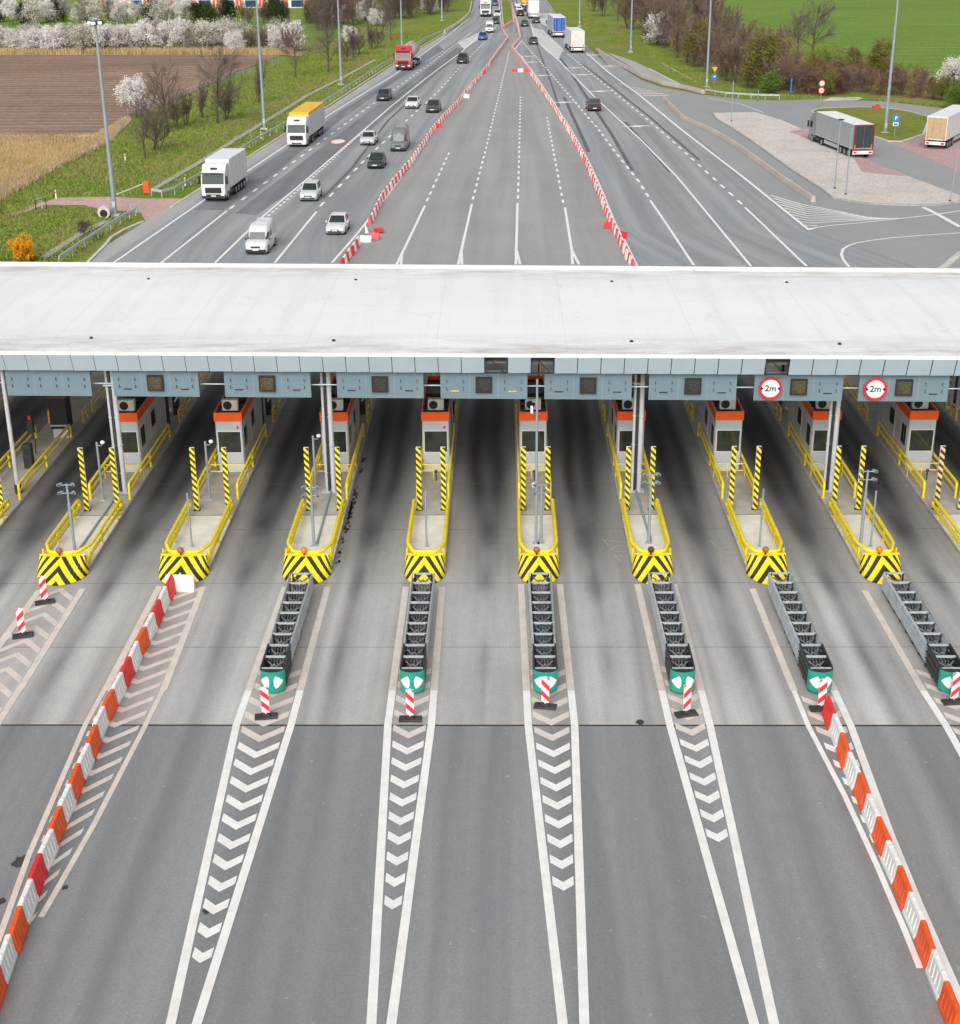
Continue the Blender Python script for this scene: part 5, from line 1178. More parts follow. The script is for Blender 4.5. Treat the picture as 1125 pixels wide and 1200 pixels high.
def lorry(label, loc, rz, cabc, cname, body, bname, blen, top=None, kind='box', sc=1, hi=4.0, rear=None, group='lorries on the motorway', rigid=False, dark=True):
    """front bumper at y=0, everything behind at negative y"""
    t = thing('lorry', label, 'lorry', (*loc, 0), rz, group); t.scale = (sc,)*3
    pm = paint(cname, cabc); hw = 1.25
    mb = MB(); prof = [(0, .55), (0, 1.35), (-.05, 1.75), (-.32, 2.95), (-.75, 3.25), (-1.2, 3.72 if hi > 3.5 else 3.4), (-2.15, 3.78 if hi > 3.5 else 3.4), (-2.2, .75), (-.2, .42)]
    for_ = lambda x, i: [(x, y-(i and .04), z) for y, z in prof]
    mb.loft([for_(-hw+.06, 1), for_(-hw, 0), for_(hw, 0), for_(hw-.06, 1)] if False else [[(x, y, z) for y, z in prof] for x in (-hw, hw)], pm)
    cab = mb.build('cab', t)
    W = [(hw, -.055, 1.78), (-hw, -.055, 1.78), (-hw, -.315, 2.93), (hw, -.315, 2.93)]
    mb = MB(); mb.panel(W, .04, .96, .06, .84, .02, m_glass); mb.build('windscreen', cab)
    mb = MB(); mb.box(-hw+.1, hw-.1, -.28, .06, 2.86, 2.98, m_black if dark else pm, .02); mb.box(-.35, .35, -.95, -.72, 3.22, 3.42, m_black); mb.build('sun_visor', cab)
    mb = MB(); mb.box(-.85, .85, -.02, .035, .95, 1.5, m_black)
    for z in (1.05, 1.17, 1.29, 1.41): mb.box(-.8, .8, .035, .05, z-.02, z+.02, m_dsteel)
    mb.build('grille', cab)
    mb = MB(); mb.box(-hw, hw, -.3, .07, .38, .82, m_chas if dark else pm, .04); mb.box(-.6, .6, .06, .085, .45, .62, m_black); mb.build('bumper', cab)
    mb = MB(); mb.box(-.26, .26, .085, .1, .6, .72, m_plate); mb.build('number_plate', cab)
    for s in (-1, 1):
        mb = MB(); mb.box(s*.98-.2, s*.98+.2, .0, .09, .66, .9, m_hl, .02); mb.build('headlight', cab)
        mb = MB(); mb.box(s*(hw+.22)-.10, s*(hw+.22)+.10, -.32, -.14, 1.85, 2.65, m_black, .02); mb.tube([(s*hw, -.3, 2.6), (s*(hw+.2), -.25, 2.6)], .03, m_black, 6); mb.build('mirror', cab)
        q = [(hw, -2.1, 1.7), (hw, -.2, 1.7), (hw, -.4, 2.8), (hw, -2.1, 2.8)] if s > 0 else [(-hw, -.2, 1.7), (-hw, -2.1, 1.7), (-hw, -2.1, 2.8), (-hw, -.4, 2.8)]
        mb = MB(); a, b = (.48, .97) if s > 0 else (.03, .52); mb.panel(q, a, b, .12, .8, .012, m_glass); mb.build('side_window', cab)
        mb = MB(); mb.box(s*(hw-.3)-.3, s*(hw-.3)+.3, -1.9, -.95, .3, 1.0, m_gap); mb.build('wheel_arch', cab)
    yb0 = -2.45; yb1 = yb0-blen
    mb = MB()
    for s in (-1, 1): mb.box(s*.45-.06, s*.45+.06, yb1+.2, -.6, .75, 1.1, m_chas)
    mb.box(-1.1, 1.1, yb1+.1, yb1+.25, .55, .8, m_chas); mb.box(-1.2, 1.2, yb0-.2, -2.1, 1.0, 1.15, m_chas); mb.build('chassis', t)
    bm_ = body if not isinstance(body, tuple) else mat('lorry_body_'+bname, body, .4, 0, .04, .8, 0, .08)
    zb_ = 1.12
    if kind == 'tank':
        mb = MB(); rg = []
        for y, r in ((yb0-.1, .5), (yb0-.35, 1.05), (yb0-blen/2, 1.18), (yb1+.4, 1.05), (yb1+.1, .5)): rg.append([(r*1.05*math.cos(a*math.pi/10), y, 2.45+r*math.sin(a*math.pi/10)) for a in range(20)])
        mb.loft(rg, bm_, True); body_o = mb.build('tank', t)
        mb = MB(); mb.box(-.3, .3, yb1+.8, yb0-.8, 3.6, 3.68, m_steel); mb.build('walkway', body_o)
    else:
        mb = MB(); mb.box(-1.275, 1.275, yb1, yb0, zb_, hi, bm_, .03); body_o = mb.build('cargo_body', t)
        if top: mb = MB(); mb.box(-1.285, 1.285, yb1-.01, yb0+.01, hi-(.32 if kind != 'curtain' else .04), hi+.03, top, .03); mb.build('roof_cover', body_o)
        else: mb = MB(); mb.box(-1.29, 1.29, yb1-.012, yb0+.012, hi-.1, hi+.015, m_trim); mb.build('roof_edge', body_o)
        mb = MB()
        n = max(3, int(blen/ (3.2 if kind == 'curtain' else 1.35)))
        for i in range(n+1):
            y = yb1+.04+(blen-.08)*i/n
            for s in (-1, 1): mb.box(s*1.276-.01, s*1.276+.01, y-.02, y+.02, zb_+.02, hi-.1, m_gal)
        for s in (-1, 1): mb.box(s*1.28-.015, s*1.28+.015, yb1, yb0, zb_, zb_+.10, m_steel)
        mb.build('side_ribs', body_o)
        rc = rear if rear else m_trim
        mb = MB(); q = [(1.275, yb1, zb_), (-1.275, yb1, zb_), (-1.275, yb1, hi), (1.275, yb1, hi)][::-1]
        q = [(-1.275, yb1, zb_), (1.275, yb1, zb_), (1.275, yb1, hi), (-1.275, yb1, hi)]
        for a, b in ((.04, .495), (.505, .96)): mb.panel(q, a, b, .06, .95, .02, rc)
        rd = mb.build('rear_door', body_o)
        mb = MB()
        for u in (.2, .42, .58, .8): mb.panel(q, u-.008, u+.008, .03, .96, .05, m_steel if kind != 'curtain' else m_dsteel)
        mb.build('locking_bar', rd)
        for s in (-1, 1): mb = MB(); mb.box(s*1.05-.07, s*1.05+.07, yb1-.06, yb1, zb_+.1, zb_+.55, mat('amber_reflector', (.60, .24, .02), .5)); mb.build('reflector', body_o)
    mb = MB(); mb.box(-1.25, 1.25, yb1-.05, yb1+.05, .55, .95, m_trim if kind != 'curtain' else m_refw); mb.box(-.26, .26, yb1-.07, yb1-.05, .68, .8, m_plate); rb = mb.build('rear_bumper', t)
    for s in (-1, 1): mb = MB(); mb.box(s*.95-.2, s*.95+.2, yb1-.08, yb1-.05, .65, .85, m_tl); mb.build('tail_light', rb)
    if not rigid: ys = [-1.42, -4.9, yb1+1.5, yb1+2.8, yb1+4.1]
    else: ys = [-1.42, yb1+1.6, yb1+2.95]
    wheels(t, ys, 1.24, .5, .34)
    for s in (-1, 1):
        mb = MB(); a, b = (ys[2]+.9 if not rigid else ys[2]+.8), ys[1]-(.8 if not rigid else -1)
        if not rigid: a = ys[4]+.8
        else: a, b = ys[2]+.7, -2.9
        if b > a: mb.box(s*1.17-.02, s*1.17+.02, a, b, .5, .95, m_steel if dark else m_dsteel)
        mb.box(s*1.05-.15, s*1.05+.15, -3.9, -2.5, .45, .95, m_dsteel); mb.build('side_guard', t)
    return t
def pose(front, back):
    """ground position of `front` and the heading from back to front"""
    a, b = Vector(at(*front)), Vector(at(*back)); d = (a-b).normalized(); return (a.x, a.y), math.atan2(-d.x, d.y)
VEH = [  # kind, colour, name, front px, a point behind it on the same lane, label, scale
 ('van', (.68, .69, .70), 'white', (301, 298), (330, 266), 'white high-roofed delivery van nearest the canopy, left carriageway', 1.0),
 ('hatch', (.74, .75, .77), 'white', (392, 277), (408, 254), 'white hatchback nearest the canopy, beside the barrier row', 1.05),
 ('mpv', (.60, .62, .64), 'silver', (361, 237), (378, 215), 'silver people carrier level with the nearest white lorry', 1.05),
 ('hatch', (.035, .035, .04), 'black', (439, 199), (455, 177), 'dark grey hatchback just in front of the grey van', 1.08),
 ('bigvan', (.16, .19, .21), 'slate grey', (467, 177), (482, 156), 'slate grey high-roofed van beside the barrier row', 1.0),
 ('sedan', (.48, .50, .52), 'silver', (430, 171), (448, 150), 'silver saloon car left of the slate grey van', 1.08),
 ('hatch', (.06, .065, .075), 'charcoal', (506, 133), (520, 117), 'charcoal hatchback close to the left barrier row', 1.15),
 ('sedan', (.72, .73, .74), 'white', (482, 128), (496, 112), 'white saloon car next to the charcoal hatchback', 1.15),
 ('wagon', (.05, .065, .075), 'black', (448, 119), (466, 104), 'dark estate car on the left lorry lanes below the red tanker', 1.15),
 ('suv', (.04, .04, .045), 'black', (541, 75), (554, 62), 'dark sport utility car on the left carriageway above the white saloon', 1.15),
 ('hatch', (.03, .13, .38), 'blue', (565, 47.5), (572, 38), 'bright blue hatchback beside the pale painted gore', 1.2),
 ('van', (.72, .73, .74), 'white', (573.5, 38.5), (578, 28), 'white van with dark windscreen behind the blue hatchback', 1.15),
 ('hatch', (.05, .06, .07), 'charcoal', (580.5, 28.5), (584, 20), 'small dark car right of the far white van', 1.15),
 ('suv', (.70, .71, .72), 'white', (582.5, 20.5), (585, 12), 'far white car on the lane by the central reservation', 1.25),
 ('hatch', (.10, .16, .28), 'dull blue', (580, 7), (581, 0), 'far bluish car near the top edge, left carriageway', 1.25)]
for kd, c, nm, f, b, lab, sc in VEH:
    loc, rz = pose(f, b); ctr = Vector(loc)-Vector((-math.sin(rz), math.cos(rz)))*2.2*sc; car(kd, c, lab, tuple(ctr), rz, sc, pname=nm)
VR = [('suv', (.035, .037, .042), 'black', (697, 131), (688, 119), 'black sport utility car driving away on the right carriageway', 1.1),
 ('sedan', (.04, .06, .075), 'charcoal', (625.5, 52.5), (620, 44), 'dark saloon driving away left of the blue lorry', 1.15),
 ('hatch', (.035, .08, .08), 'dark green', (615, 31.5), (612, 24), 'dark green car driving away beside the far gore', 1.2),
 ('hatch', (.08, .085, .1), 'charcoal', (628.5, 27.5), (624, 20), 'grey car driving away just behind the far white lorry', 1.2),
 ('sedan', (.06, .02, .02), 'maroon', (610, 19), (607, 12), 'dark maroon car, nearest of the far queue driving away', 1.2),
 ('hatch', (.66, .67, .68), 'white', (608.5, 14.5), (606, 8), 'white car second in the far queue driving away', 1.2),
 ('hatch', (.7, .71, .72), 'white', (606.5, 9), (604, 3), 'white car third in the far queue driving away', 1.2),
 ('suv', (.16, .17, .18), 'grey', (602.5, 5), (600, 0), 'grey car at the top of the far queue driving away', 1.2),
 ('hatch', (.05, .05, .055), 'black', (618, 13.5), (614, 7), 'black car beside the yellow lorry driving away', 1.2)]
for kd, c, nm, bk, fr, lab, sc in VR:
    (x, y), rz = pose(fr, bk); bx, by = at(*bk); ctr = Vector((bx, by))+Vector((-math.sin(rz), math.cos(rz)))*2.25*sc; car(kd, c, lab, tuple(ctr), rz, sc, pname=nm)
WHT = (.76, .77, .77)
loc, rz = pose((251, 237), (286, 211)); lorry('white box lorry with dark bumper nearest the canopy on the left', loc, rz, (.72, .73, .74), 'white', WHT, 'white', 7.8, rigid=False, hi=4.05)
loc, rz = pose((348, 173), (376, 151)); lorry('white lorry with a bright yellow roof on the left lanes', loc, rz, (.72, .73, .72), 'white', (.60, .66, .68), 'pale_grey', 12.0, top=mat('yellow_tarpaulin', (.84, .50, .012), .5), hi=4.1, dark=False)
loc, rz = pose((472.5, 83), (485, 74)); lorry('red tractor lorry pulling a pale round tank', loc, rz, (.52, .03, .035), 'red', (.60, .46, .44), 'pale_tank', 10.5, kind='tank', sc=1.22, dark=True)
loc, rz = pose((569, 20), (572, 12)); lorry('white lorry with a yellow top coming from far on the left', loc, rz, (.75, .75, .74), 'white', (.8, .62, .25), 'yellow_top', 9, sc=1.25)
blue_ = mat('blue_tarpaulin', (.02, .07, .42), .45)
def lorry_rear(rearpx, frontpx, blen, *a, **k):
    bx, by = at(*rearpx); fx_, fy = at(*frontpx); d = (Vector((fx_, fy))-Vector((bx, by))).normalized(); sc = k.get('sc', 1)
    f = Vector((bx, by))+d*(2.45+blen)*sc; return lorry(a[0], tuple(f), math.atan2(-d.x, d.y), *a[1:], **k)
lorry_rear((655, 44.5), (641, 33), 11, 'blue tarpaulin lorry driving away on the right carriageway', WHT, 'white', (.45, .50, .62), 'blue_side', 11, hi=4.0, rear=blue_, sc=1.22)
lorry_rear((677, 62.5), (664, 52), 11, 'white box lorry driving away with closed rear doors, nearest on the right', WHT, 'white', WHT, 'white', 11, hi=4.0, rear=mat('cream_door', (.70, .68, .60), .5), sc=1.15)
lorry_rear((625.5, 22), (620, 13), 10, 'far white lorry driving away behind the grey car', WHT, 'white', (.72, .70, .68), 'offwhite', 10, sc=1.25)
lorry_rear((616.5, 8.5), (613, 2), 9, 'far yellow lorry driving away near the top edge', WHT, 'white', (.80, .50, .02), 'yellow', 9, rear=mat('yellow_door', (.78, .46, .02), .5), sc=1.2)
lorry_rear((1010, 186), (955, 163.5), 13.4, 'parked grey curtain-sided lorry with a dark red-framed rear, on the paved area', (.20, .25, .26), 'grey green', (.36, .39, .41), 'grey_curtain', 13.4, top=mat('white_lorry_roof', (.84, .85, .86), .5), kind='curtain', hi=4.0, rear=mat('black_curtain_rear', (.03, .045, .05), .5), group='parked lorries')
for nm_ in ('a',):
    rt = [o for o in bpy.data.objects if o.get('group') == 'parked lorries'][0]
    fr_ = MB(); y = -2.45-13.4
    for a, b, c, d in ((-1.3, -1.16, 1.0, 4.03), (1.16, 1.3, 1.0, 4.03), (-1.3, 1.3, 3.88, 4.03), (-1.3, 1.3, .95, 1.08)): fr_.box(a, b, y-.07, y-.03, c, d, mat('dark_red_frame', (.30, .02, .025), .5))
    fr_.build('rear_frame', rt)
lorry_rear((1095, 175), (1122, 160.5), 13.4, 'parked white box lorry with tan rear doors at the right edge', WHT, 'white', WHT, 'white', 13.4, hi=4.0, rear=mat('tan_door', (.50, .34, .17), .5), group='parked lorries')

# ---------------------------------------------------------------- vegetation
def limb_tree(seed, h, spread, m, stems=1, nb=22, start=.22, tr_r=.15, twr=.02, nsub=6, ntw=4, fan=.6, droop=0, blen=.42):
    """bare tree: trunk or several stems, each a leader carrying ascending limbs, branches and fine twigs; returns (trunk, crown, tips)"""
    rnd = random.Random(seed); tr, cw = MB(), MB(); tips = []
    def poly(p, d, L, r, n, wob, mb, mm, sides, rise):
        pts = [p.copy()]; q = p.copy(); dd = d.copy()
        for i in range(n):
            dd = (dd+Vector((rnd.gauss(0, wob), rnd.gauss(0, wob), rise+rnd.gauss(0, wob*.5)))).normalized(); q = q+dd*L/n; pts.append(q.copy())
        mb.tube([tuple(x) for x in pts], [r*(1-.8*i/n) for i in range(n+1)], mm, sides, cap=False); return pts, dd
    def side(dd, tilt):
        u = dd.orthogonal().normalized(); v = dd.cross(u); a = rnd.uniform(0, 6.283)
        return (dd*math.cos(tilt)+(u*math.cos(a)+v*math.sin(a))*math.sin(tilt)).normalized()
    def along(pts, t):
        k = t*(len(pts)-1); i = min(int(k), len(pts)-2); return pts[i].lerp(pts[i+1], k-i), (pts[i+1]-pts[i]).normalized()
    for sI in range(stems):
        a = rnd.uniform(0, 6.28) if stems > 1 else 0; t0 = rnd.uniform(.08, .34)*(stems > 1)*spread
        p0 = Vector((rnd.gauss(0, .2)*(stems > 1), rnd.gauss(0, .2)*(stems > 1), -.1)); hh = h*(1 if stems == 1 else rnd.uniform(.75, 1))
        lead, _ = poly(p0, Vector((math.cos(a)*math.sin(t0), math.sin(a)*math.sin(t0), math.cos(t0))), hh*.9, tr_r*(1 if stems == 1 else .6), 7, .05, tr, m_bark, 6, .02)
        for j in range(nb):
            t = start+(1-start)*(j+rnd.random())/nb; p, dd = along(lead, min(.99, t))
            L = hh*blen*(1-.55*(t-start)/(1-start))*rnd.uniform(.75, 1.15)
            d = side(dd, fan*spread*rnd.uniform(.75, 1.25)); br, _ = poly(p, d, L, max(tr_r*.34*(1-t*.6), twr*1.4), 4, .10, cw, m_bark if t < .6 else m, 4, .10-droop)
            for q in range(nsub):
                p2, d2 = along(br, rnd.uniform(.25, 1)); s2, _ = poly(p2, side(d2, rnd.uniform(.35, .8)), L*rnd.uniform(.28, .5), twr*1.1, 2, .12, cw, m, 3, .08)
                tips.append((s2[-1], d2))
                for w_ in range(ntw):
                    p3, d3 = along(s2, rnd.uniform(.1, 1)); e, _ = poly(p3, side(d3, rnd.uniform(.3, .7)), L*rnd.uniform(.16, .3), twr*.7, 1, .1, cw, m, 3, .06)
                    if w_ == 0: tips.append((e[-1], d3))
    return tr, cw, tips
def leaves(mb, pts, n, size, m, rad, rnd):
    v, f = [], []
    for i in range(n):
        p, _ = rnd.choice(pts); c = p+Vector((rnd.gauss(0, rad), rnd.gauss(0, rad), rnd.gauss(0, rad*.8)))
        if c.z < .15: c.z = .15+rnd.random()*.4
        a = Vector((rnd.gauss(0, 1), rnd.gauss(0, 1), rnd.gauss(0, 1))).normalized(); b = a.orthogonal().normalized(); s = size*rnd.uniform(.6, 1.4)
        k = len(v); v += [tuple(c-a*s), tuple(c+b*s*.6), tuple(c+a*s), tuple(c-b*s*.6)]; f.append((k, k+1, k+2, k+3))
    mb.add(v, f, m)
TREES = {}
def mktree(key, seed, h, m, leafn=0, lsize=.12, lm=None, lrad=.4, **kw):
    tr, cw, tips = limb_tree(seed, h, kw.pop('spread', 1.0), m, **kw)
    zmax = max(t[0].z for t in tips); k = h/zmax
    for q in (tr, cw): q.v = [(a*k, b*k, c*k) for a, b, c in q.v]
    tips = [(t[0]*k, t[1]) for t in tips]
    t = thing('tree', '', 'tree'); tr.build('trunk', t); cw.build('crown', t)
    if leafn:
        lf = MB(); leaves(lf, tips, leafn, lsize, lm, lrad, random.Random(seed+1)); lf.build('blossom' if lm in (m_blos, m_blos2) else 'foliage', t)
    TREES[key] = [t, kids(t), False]
def plant(key, x, y, sc, rz, label, cat='tree', group=None, name='tree', sz=1):
    base, ch, used_ = TREES[key]
    if not used_: t = base; TREES[key][2] = True
    else:
        t = base.copy(); COL.objects.link(t)
        for c in ch: d = c.copy(); COL.objects.link(d); d.parent = t
    t.name = name; t.location = (x, y, -.1); t.rotation_euler = (0, 0, rz); t.scale = (sc, sc, sc*sz)
    for k_ in ('label', 'category', 'group'):
        if k_ in t: del t[k_]
    tag(t, label, cat, group); return t
mktree('bare1', 11, 9, m_twig, nb=34, tr_r=.17, nsub=8, ntw=5, fan=.85, blen=.55, start=.2)
mktree('bare2', 12, 9, m_twig, nb=34, tr_r=.15, nsub=8, ntw=5, fan=.7, blen=.42, start=.15)
mktree('bare3', 13, 9, m_twig, nb=34, tr_r=.2, nsub=8, ntw=6, fan=.95, blen=.62, start=.2)
mktree('stems1', 14, 5, m_twig, stems=6, nb=11, tr_r=.09, nsub=6, ntw=4, fan=.6, blen=.4, start=.2, spread=1.5)
mktree('stems2', 15, 5, m_twig, stems=5, nb=12, tr_r=.08, nsub=5, ntw=4, fan=.42, blen=.3, start=.15)
mktree('blos1', 21, 6, m_twig, 6500, .12, m_blos, .34, stems=1, nb=26, tr_r=.14, nsub=5, ntw=1, fan=1.0, blen=.55, start=.12)
mktree('blos2', 22, 6, m_twig, 7500, .12, m_blos, .42, stems=5, nb=10, tr_r=.12, nsub=5, ntw=1, fan=.9, blen=.45, start=.06, spread=1.3)
mktree('blos3', 23, 6, m_twig, 4600, .11, m_blos2, .42, stems=5, nb=12, tr_r=.12, nsub=6, ntw=3, fan=.8, blen=.45, start=.06, spread=1.25)
mktree('thick1', 31, 9, m_twig2, stems=4, nb=16, tr_r=.12, nsub=6, ntw=5, fan=.6, blen=.36, start=.1, twr=.03)
mktree('thick2', 32, 9, m_twig2, stems=5, nb=14, tr_r=.11, nsub=6, ntw=5, fan=.75, blen=.4, start=.08, twr=.03, spread=1.2)
mktree('thick3', 33, 7, m_twig3, stems=8, nb=10, tr_r=.09, nsub=6, ntw=5, fan=1.0, blen=.5, start=.04, twr=.03, spread=1.9)
mktree('olive1', 41, 8, m_twig, 6500, .13, m_olive, .42, stems=4, nb=14, tr_r=.13, nsub=6, ntw=3, fan=.7, blen=.4, start=.06, spread=1.1)
mktree('green1', 42, 4, m_twig, 3600, .12, m_leafg, .38, stems=6, nb=9, tr_r=.08, nsub=4, ntw=2, fan=.9, blen=.5, start=.03, spread=1.7)
mktree('dark1', 43, 5, m_twig, 4800, .13, m_leafd, .42, stems=5, nb=10, tr_r=.1, nsub=5, ntw=2, fan=.8, blen=.45, start=.04, spread=1.4)
mktree('small1', 44, 2.6, m_bark, 2200, .06, m_twig, .16, stems=1, nb=16, tr_r=.05, nsub=5, ntw=2, fan=1.0, blen=.5, start=.42)
mktree('fors', 45, 3.0, m_twig, 6500, .07, m_fors, .13, stems=12, nb=7, tr_r=.03, nsub=3, ntw=2, fan=.35, blen=.3, start=.1, spread=1.9)
rnd = random.Random(5)
def pt(px, py): return at(px, py)
SC = lambda py: (49480/(py+94.2))/1682.3        # metres per pixel at a ground row
def placed(key, px, py, hpx, label, **k):
    x, y = pt(px, py); base_h = {'bare1': 9, 'bare2': 9, 'bare3': 9, 'stems1': 5, 'stems2': 5, 'blos1': 6, 'blos2': 6, 'blos3': 6, 'thick1': 9, 'thick2': 9, 'thick3': 7, 'olive1': 8, 'green1': 4, 'dark1': 5, 'small1': 2.6, 'fors': 3.0}[key]
    return plant(key, x, y, hpx*SC(py)*1.04/base_h, k.pop('rz', rnd.uniform(0, 6.28)), label, **k)
for key, px, py, h, lab in [('bare2', 170, 185, 62, 'bare many-twigged tree nearest the first lighting mast'), ('stems1', 183, 176, 50, 'slim bare shrub just behind the nearest bare tree'), ('bare1', 197, 155, 70, 'tall bare tree with a forked trunk right of the blossoming tree'),
        ('stems1', 208, 150, 36, 'low bare shrub right of the forked bare tree'), ('stems2', 218, 146, 34, 'low bare shrub half way between two bare trees'), ('stems2', 236, 138, 36, 'small bare shrub left of the largest bare tree'), ('bare3', 255, 144, 74, 'largest bare tree on the left verge'), ('stems1', 264, 140, 40, 'bare shrub close behind the largest bare tree'),
        ('stems2', 303, 120, 42, 'dark upright bare shrub at the second lighting mast'), ('bare1', 346, 91, 52, 'bare tree on the verge at the end of the blossom hedge'), ('bare2', 385, 84, 60, 'dark bare tree left of the third lighting mast'), ('stems1', 406, 72, 26, 'bare shrub right of the third lighting mast'), ('stems2', 415, 68, 30, 'bare shrub in the strip before the blossoming thicket'), ('stems1', 421, 64, 28, 'third bare shrub right of the third mast'),
        ('stems2', 435, 58, 26, 'small bare shrub near the red tanker, left of two'), ('stems1', 440, 56, 24, 'small bare shrub near the red tanker, right of two'), ('bare2', 458, 47, 42, 'tall dark bare tree beside the fourth lighting mast'), ('bare1', 449, 42, 34, 'bare tree left of the fourth lighting mast')]:
    placed(key, px, py, h*1.18, lab, cat='tree', group='bare trees on the left verge', name='bare_tree')
placed('blos1', 160, 137, 44, 'white blossoming tree standing alone at the field corner', group='single blossoming trees', name='blossoming_tree')
placed('blos2', 409, 50, 18, 'small white blossoming tree right of the third mast', group='single blossoming trees', name='blossoming_tree')
placed('small1', 100, 283, 24, 'small dark rounded bush beside the lower guardrail', cat='bush', name='small_bush')
placed('fors', 30, 307, 34, 'bright orange-yellow flowering shrub at the canopy edge', cat='shrub', name='flowering_shrub', rz=1)
placed('fors', -8, 312, 20, 'small orange-yellow shrub cut by the left edge', cat='shrub', name='flowering_shrub', rz=2)
# hedge row of blossoming trees, then the second row behind
n = 0
for px in range(-40, 350, 8):
    key = rnd.choice(['blos2', 'blos2', 'blos1', 'blos3'] if px < 225 else ['blos3', 'blos2', 'thick1', 'blos3'])
    placed(key, px+rnd.uniform(-4, 4), 61+rnd.uniform(-2.5, 1), rnd.uniform(25, 36), f'{"brown bare" if key == "thick1" else "blossoming"} tree in the front hedge row behind the ploughed field, {ORD[n]} from the left' if n < 30 else f'{"brown bare" if key == "thick1" else "blossoming"} tree in the right half of the front hedge row, {ORD[n-30]} past its middle', group='front blossom hedge', name='blossoming_tree'); n += 1
n = 0
for px in range(-30, 400, 12):
    key = rnd.choice(['blos2', 'blos1', 'dark1', 'blos3', 'blos1'] if px < 230 else ['dark1', 'thick1', 'stems2', 'blos3', 'thick2'])
    nm_ = {'d': 'dark evergreen bush', 't': 'brown bare thicket bush', 's': 'bare shrub', 'b': 'blossoming tree'}[key[0]]
    placed(key, px+rnd.uniform(-5, 5), 28+rnd.uniform(-3, 1), rnd.uniform(22, 30), (f'{nm_} in the rear hedge row, {ORD[n]} from the left' if n < 30 else f'{nm_} ending the rear hedge row, {ORD[n-30]} after the thirtieth'), cat='tree' if key[0] == 'b' else 'bush', group='rear hedge row', name='blossoming_tree' if key[0] == 'b' else 'hedge_bush'); n += 1
# brown wood on the left of the road, top
n = 0
for i in range(52):
    px = 372+rnd.random()*158; t_ = (px-372)/158; py = 34-22*t_+rnd.uniform(-12, 4)
    key = rnd.choice(['thick1', 'thick2', 'bare2', 'thick1', 'blos3' if px < 450 else 'thick2']); h = rnd.uniform(30, 48)
    nm_ = 'cream blossoming tree' if key == 'blos3' else 'brown bare tree'
    placed(key, px, py, h*(.6 if key == 'blos3' else 1), f'{nm_} in the left roadside wood', group='left roadside wood', name='wood_tree')
for i, (px, py, h) in enumerate([(416, 27, 22), (428, 24, 24), (402, 28, 20), (440, 30, 18), (462, 20, 26), (503, 16, 20)]):
    placed('blos2', px, py, h, f'large white blossoming bush in front of the left wood, {ORD[i]} planted', group='blossom bushes by the left wood', cat='bush', name='blossoming_bush')
# the shrub belt on the right
belt = [(690, 10), (735, 34), (770, 52), (800, 70), (840, 92), (880, 104), (920, 108), (960, 112), (1000, 109), (1050, 112), (1100, 120), (1150, 127)]
def beltpt(u):
    s = u*(len(belt)-1); i = min(int(s), len(belt)-2); f = s-i; return belt[i][0]*(1-f)+belt[i+1][0]*f, belt[i][1]*(1-f)+belt[i+1][1]*f
CNT = {}
for i in range(130):
    u = rnd.random() if i >= 40 else (i+.5)/40
    px, py = beltpt(u); back = 0 if i < 40 else rnd.uniform(4, 40)*(1 if u < .55 else .55)
    py -= back*.9+rnd.uniform(0, 3); px += rnd.uniform(-6, 6)+back*.2
    if u < .5: key = rnd.choice(['thick1', 'thick2', 'thick1', 'bare2', 'thick2']); h = rnd.uniform(40, 62)
    elif u < .8: key = rnd.choice(['thick3', 'thick2', 'olive1', 'thick3', 'thick1']); h = rnd.uniform(26, 42)
    else: key = rnd.choice(['thick3', 'thick3', 'thick2', 'olive1']); h = rnd.uniform(22, 34)
    if back: h *= 1.0 if u < .5 else .8
    if py < -6: continue
    nm_ = {'thick3': 'russet bramble bush', 'olive1': 'olive-green budding tree'}.get(key, 'brown bare tree')
    pos = 'front edge' if not back else 'back'; CNT[(key, pos)] = CNT.get((key, pos), -1)+1
    placed(key, px, py, h, f'{nm_} at the {pos} of the right thicket'+(f', {["slender", "spreading", "low"][int(key[-1])-1]} kind' if key[:5] == 'thick' else ''), cat='bush' if key == 'thick3' else 'tree', group='right roadside thicket', name='thicket_bush' if key == 'thick3' else 'thicket_tree')
for px, py, h, key, lab, nm_ in [(777, 53, 34, 'blos2', 'white blossoming tree among brown trees of the right thicket', 'blossoming_tree'), (888, 104, 62, 'olive1', 'tall yellowish budding willow behind the far end of the slip road', 'budding_tree'), (812, 78, 50, 'olive1', 'olive budding tree beside the white blossoming tree', 'budding_tree'), (955, 106, 40, 'olive1', 'olive budding tree above the pair of round signs', 'budding_tree'), (900, 110, 26, 'green1', 'fresh green bush at the foot of the budding willow', 'green_bush'), (968, 100, 40, 'green1', 'bright green bush in the middle of the right thicket', 'green_bush'), (1025, 95, 46, 'olive1', 'tall olive budding tree against the green field', 'budding_tree'), (1118, 110, 38, 'blos1', 'white blossoming tree at the right edge', 'blossoming_tree'), (1122, 128, 26, 'green1', 'green bush at the right edge by the parked white lorry', 'green_bush'), (935, 70, 58, 'bare1', 'big dark bare tree standing above the right thicket', 'bare_tree'), (952, 66, 62, 'bare3', 'second big bare tree above the right thicket, against the field', 'bare_tree')]:
    placed(key, px, py, h, lab, cat='bush' if 'bush' in nm_ else 'tree', group='accent trees of the right thicket', name=nm_)
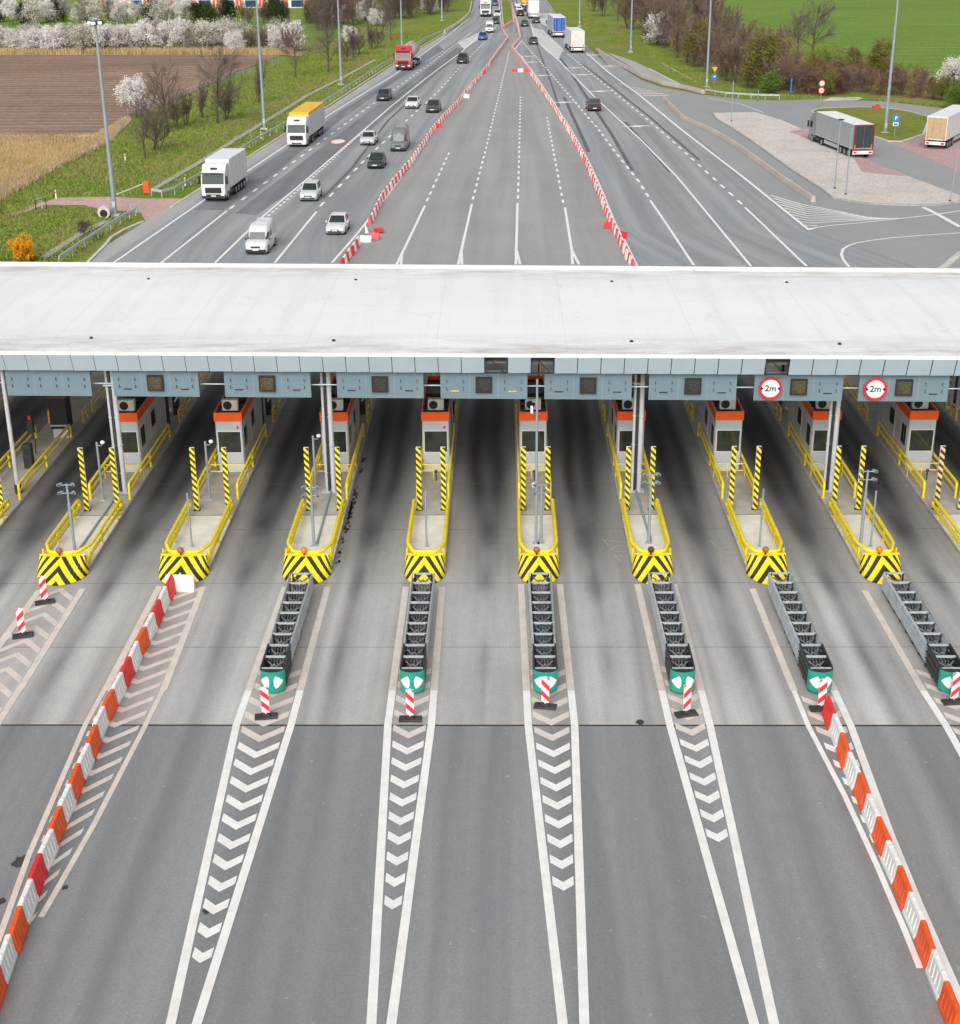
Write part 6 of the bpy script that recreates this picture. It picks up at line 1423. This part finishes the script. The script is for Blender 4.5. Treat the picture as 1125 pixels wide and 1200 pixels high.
# grass tufts on the near verges
mb = MB(); v, f = [], []; v2, f2 = [], []
def tuft(x, y, v, f, h):
    for q in range(3):
        a = rnd.uniform(0, 6.28); w_ = rnd.uniform(.05, .12); lx, ly = rnd.gauss(0, .15), rnd.gauss(0, .15); k = len(v); x_, y_ = x+rnd.gauss(0, .12), y+rnd.gauss(0, .12)
        v += [(x_-w_*math.cos(a), y_-w_*math.sin(a), -.12), (x_+w_*math.cos(a), y_+w_*math.sin(a), -.12), (x_+lx, y_+ly, h*rnd.uniform(.5, 1))]; f.append((k, k+1, k+2))
def inpoly(x, y, pl):
    c = False; j = len(pl)-1
    for i in range(len(pl)):
        if (pl[i][1] > y) != (pl[j][1] > y) and x < (pl[j][0]-pl[i][0])*(y-pl[i][1])/(pl[j][1]-pl[i][1])+pl[i][0]: c = not c
        j = i
    return c
vp = P((-20, 312), (-20, 250), (28, 222), (62, 200), (135, 163), (160, 140), (262, 98), (360, 62), (440, 45), (516, 28), (520, 37), (465, 68), (400, 106), (332, 150), (300, 170), (233, 215), (185, 228), (70, 229), (20, 250), (60, 240), (150, 248), (150, 258), (100, 288), (70, 312))
vr_ = P((690, 20), (735, 40), (800, 75), (880, 108), (1125, 124), (1125, 128), (1037, 117.5), (967, 113.5), (870, 112), (820, 106), (770, 72), (715, 45), (680, 25))
isl_ = P((955, 131), (1010, 127), (1080, 138), (1078, 158), (1042, 164), (1000, 153), (966, 140))
dm = P((-20, 300), (0, 234), (28, 219), (62, 199), (130, 166), (150, 138), (110, 160), (-20, 161)); de = P((0, 57), (350, 59), (340, 64), (0, 64))
for poly, n, vv, ff, h in ((vp, 26000, v, f, .20), (vr_, 9000, v, f, .22), (isl_, 2500, v, f, .2), (dm, 12000, v2, f2, .6), (de, 5000, v2, f2, 1.6)):
    xs = [p[0] for p in poly]; ys = [p[1] for p in poly]; c = 0; tries = 0
    while c < n and tries < n*12:
        tries += 1; x = rnd.uniform(min(xs), max(xs)); y = min(ys)+(max(ys)-min(ys))*rnd.random()**1.5
        if inpoly(x, y, poly): tuft(x, y, vv, ff, h); c += 1
mb.add(v, f, m_grassb); o = mb.build('grass_tufts'); tag(o, kind='stuff')
mb = MB(); mb.add(v2, f2, m_grassd); tag(mb.build('dry_grass_tufts'), kind='stuff')

# ---------------------------------------------------------------- terraced houses beyond the hedges
def house(px0, px1, idx):
    (x0, y0), (x1, _) = at(px0, 9), at(px1, 9); w_ = x1-x0; t = thing('terraced_house', f'white terraced house with orange panels behind the hedges, {ORD[idx]} from the left', 'house', (x0, y0, 0), 0, 'terraced houses')
    mb = MB(); mb.box(.02, w_-.02, 0, 9, -.2, 6.2, mat('white_render', (.74, .74, .74), .8)); mb.build('wall', t)
    mb = MB(); mb.add([(-.0, -.5, 6.2), (w_, -.5, 6.2), (w_, 4.5, 9), (0, 4.5, 9), (0, 9.5, 6.2), (w_, 9.5, 6.2)], [(0, 1, 2, 3), (3, 2, 5, 4), (0, 3, 4), (1, 5, 2)], mat('grey_roof_tiles', (.12, .12, .13), .7)); mb.build('roof', t)
    for f0, f1, z0, z1 in ((.28, .78, .2, 2.4), (.08, .4, 3.4, 4.9), (.55, .9, 3.4, 4.9)):
        mb = MB(); mb.box(w_*f0-.1, w_*f1+.1, -.06, .02, z0-.1, z1+.1, m_trim); f_ = mb.build('window', t); mb = MB(); mb.box(w_*f0, w_*f1, -.08, -.055, z0, z1, mat('blue_glass', (.03, .06, .12), .1)); mb.build('pane', f_)
    for f0 in (.04, .86): mb = MB(); mb.box(w_*f0, w_*f0+w_*.10, -.1, .0, .0, 2.9, m_redo); mb.build('orange_panel', t)
for i in range(9): house(118+i*27, 118+(i+1)*27, i)
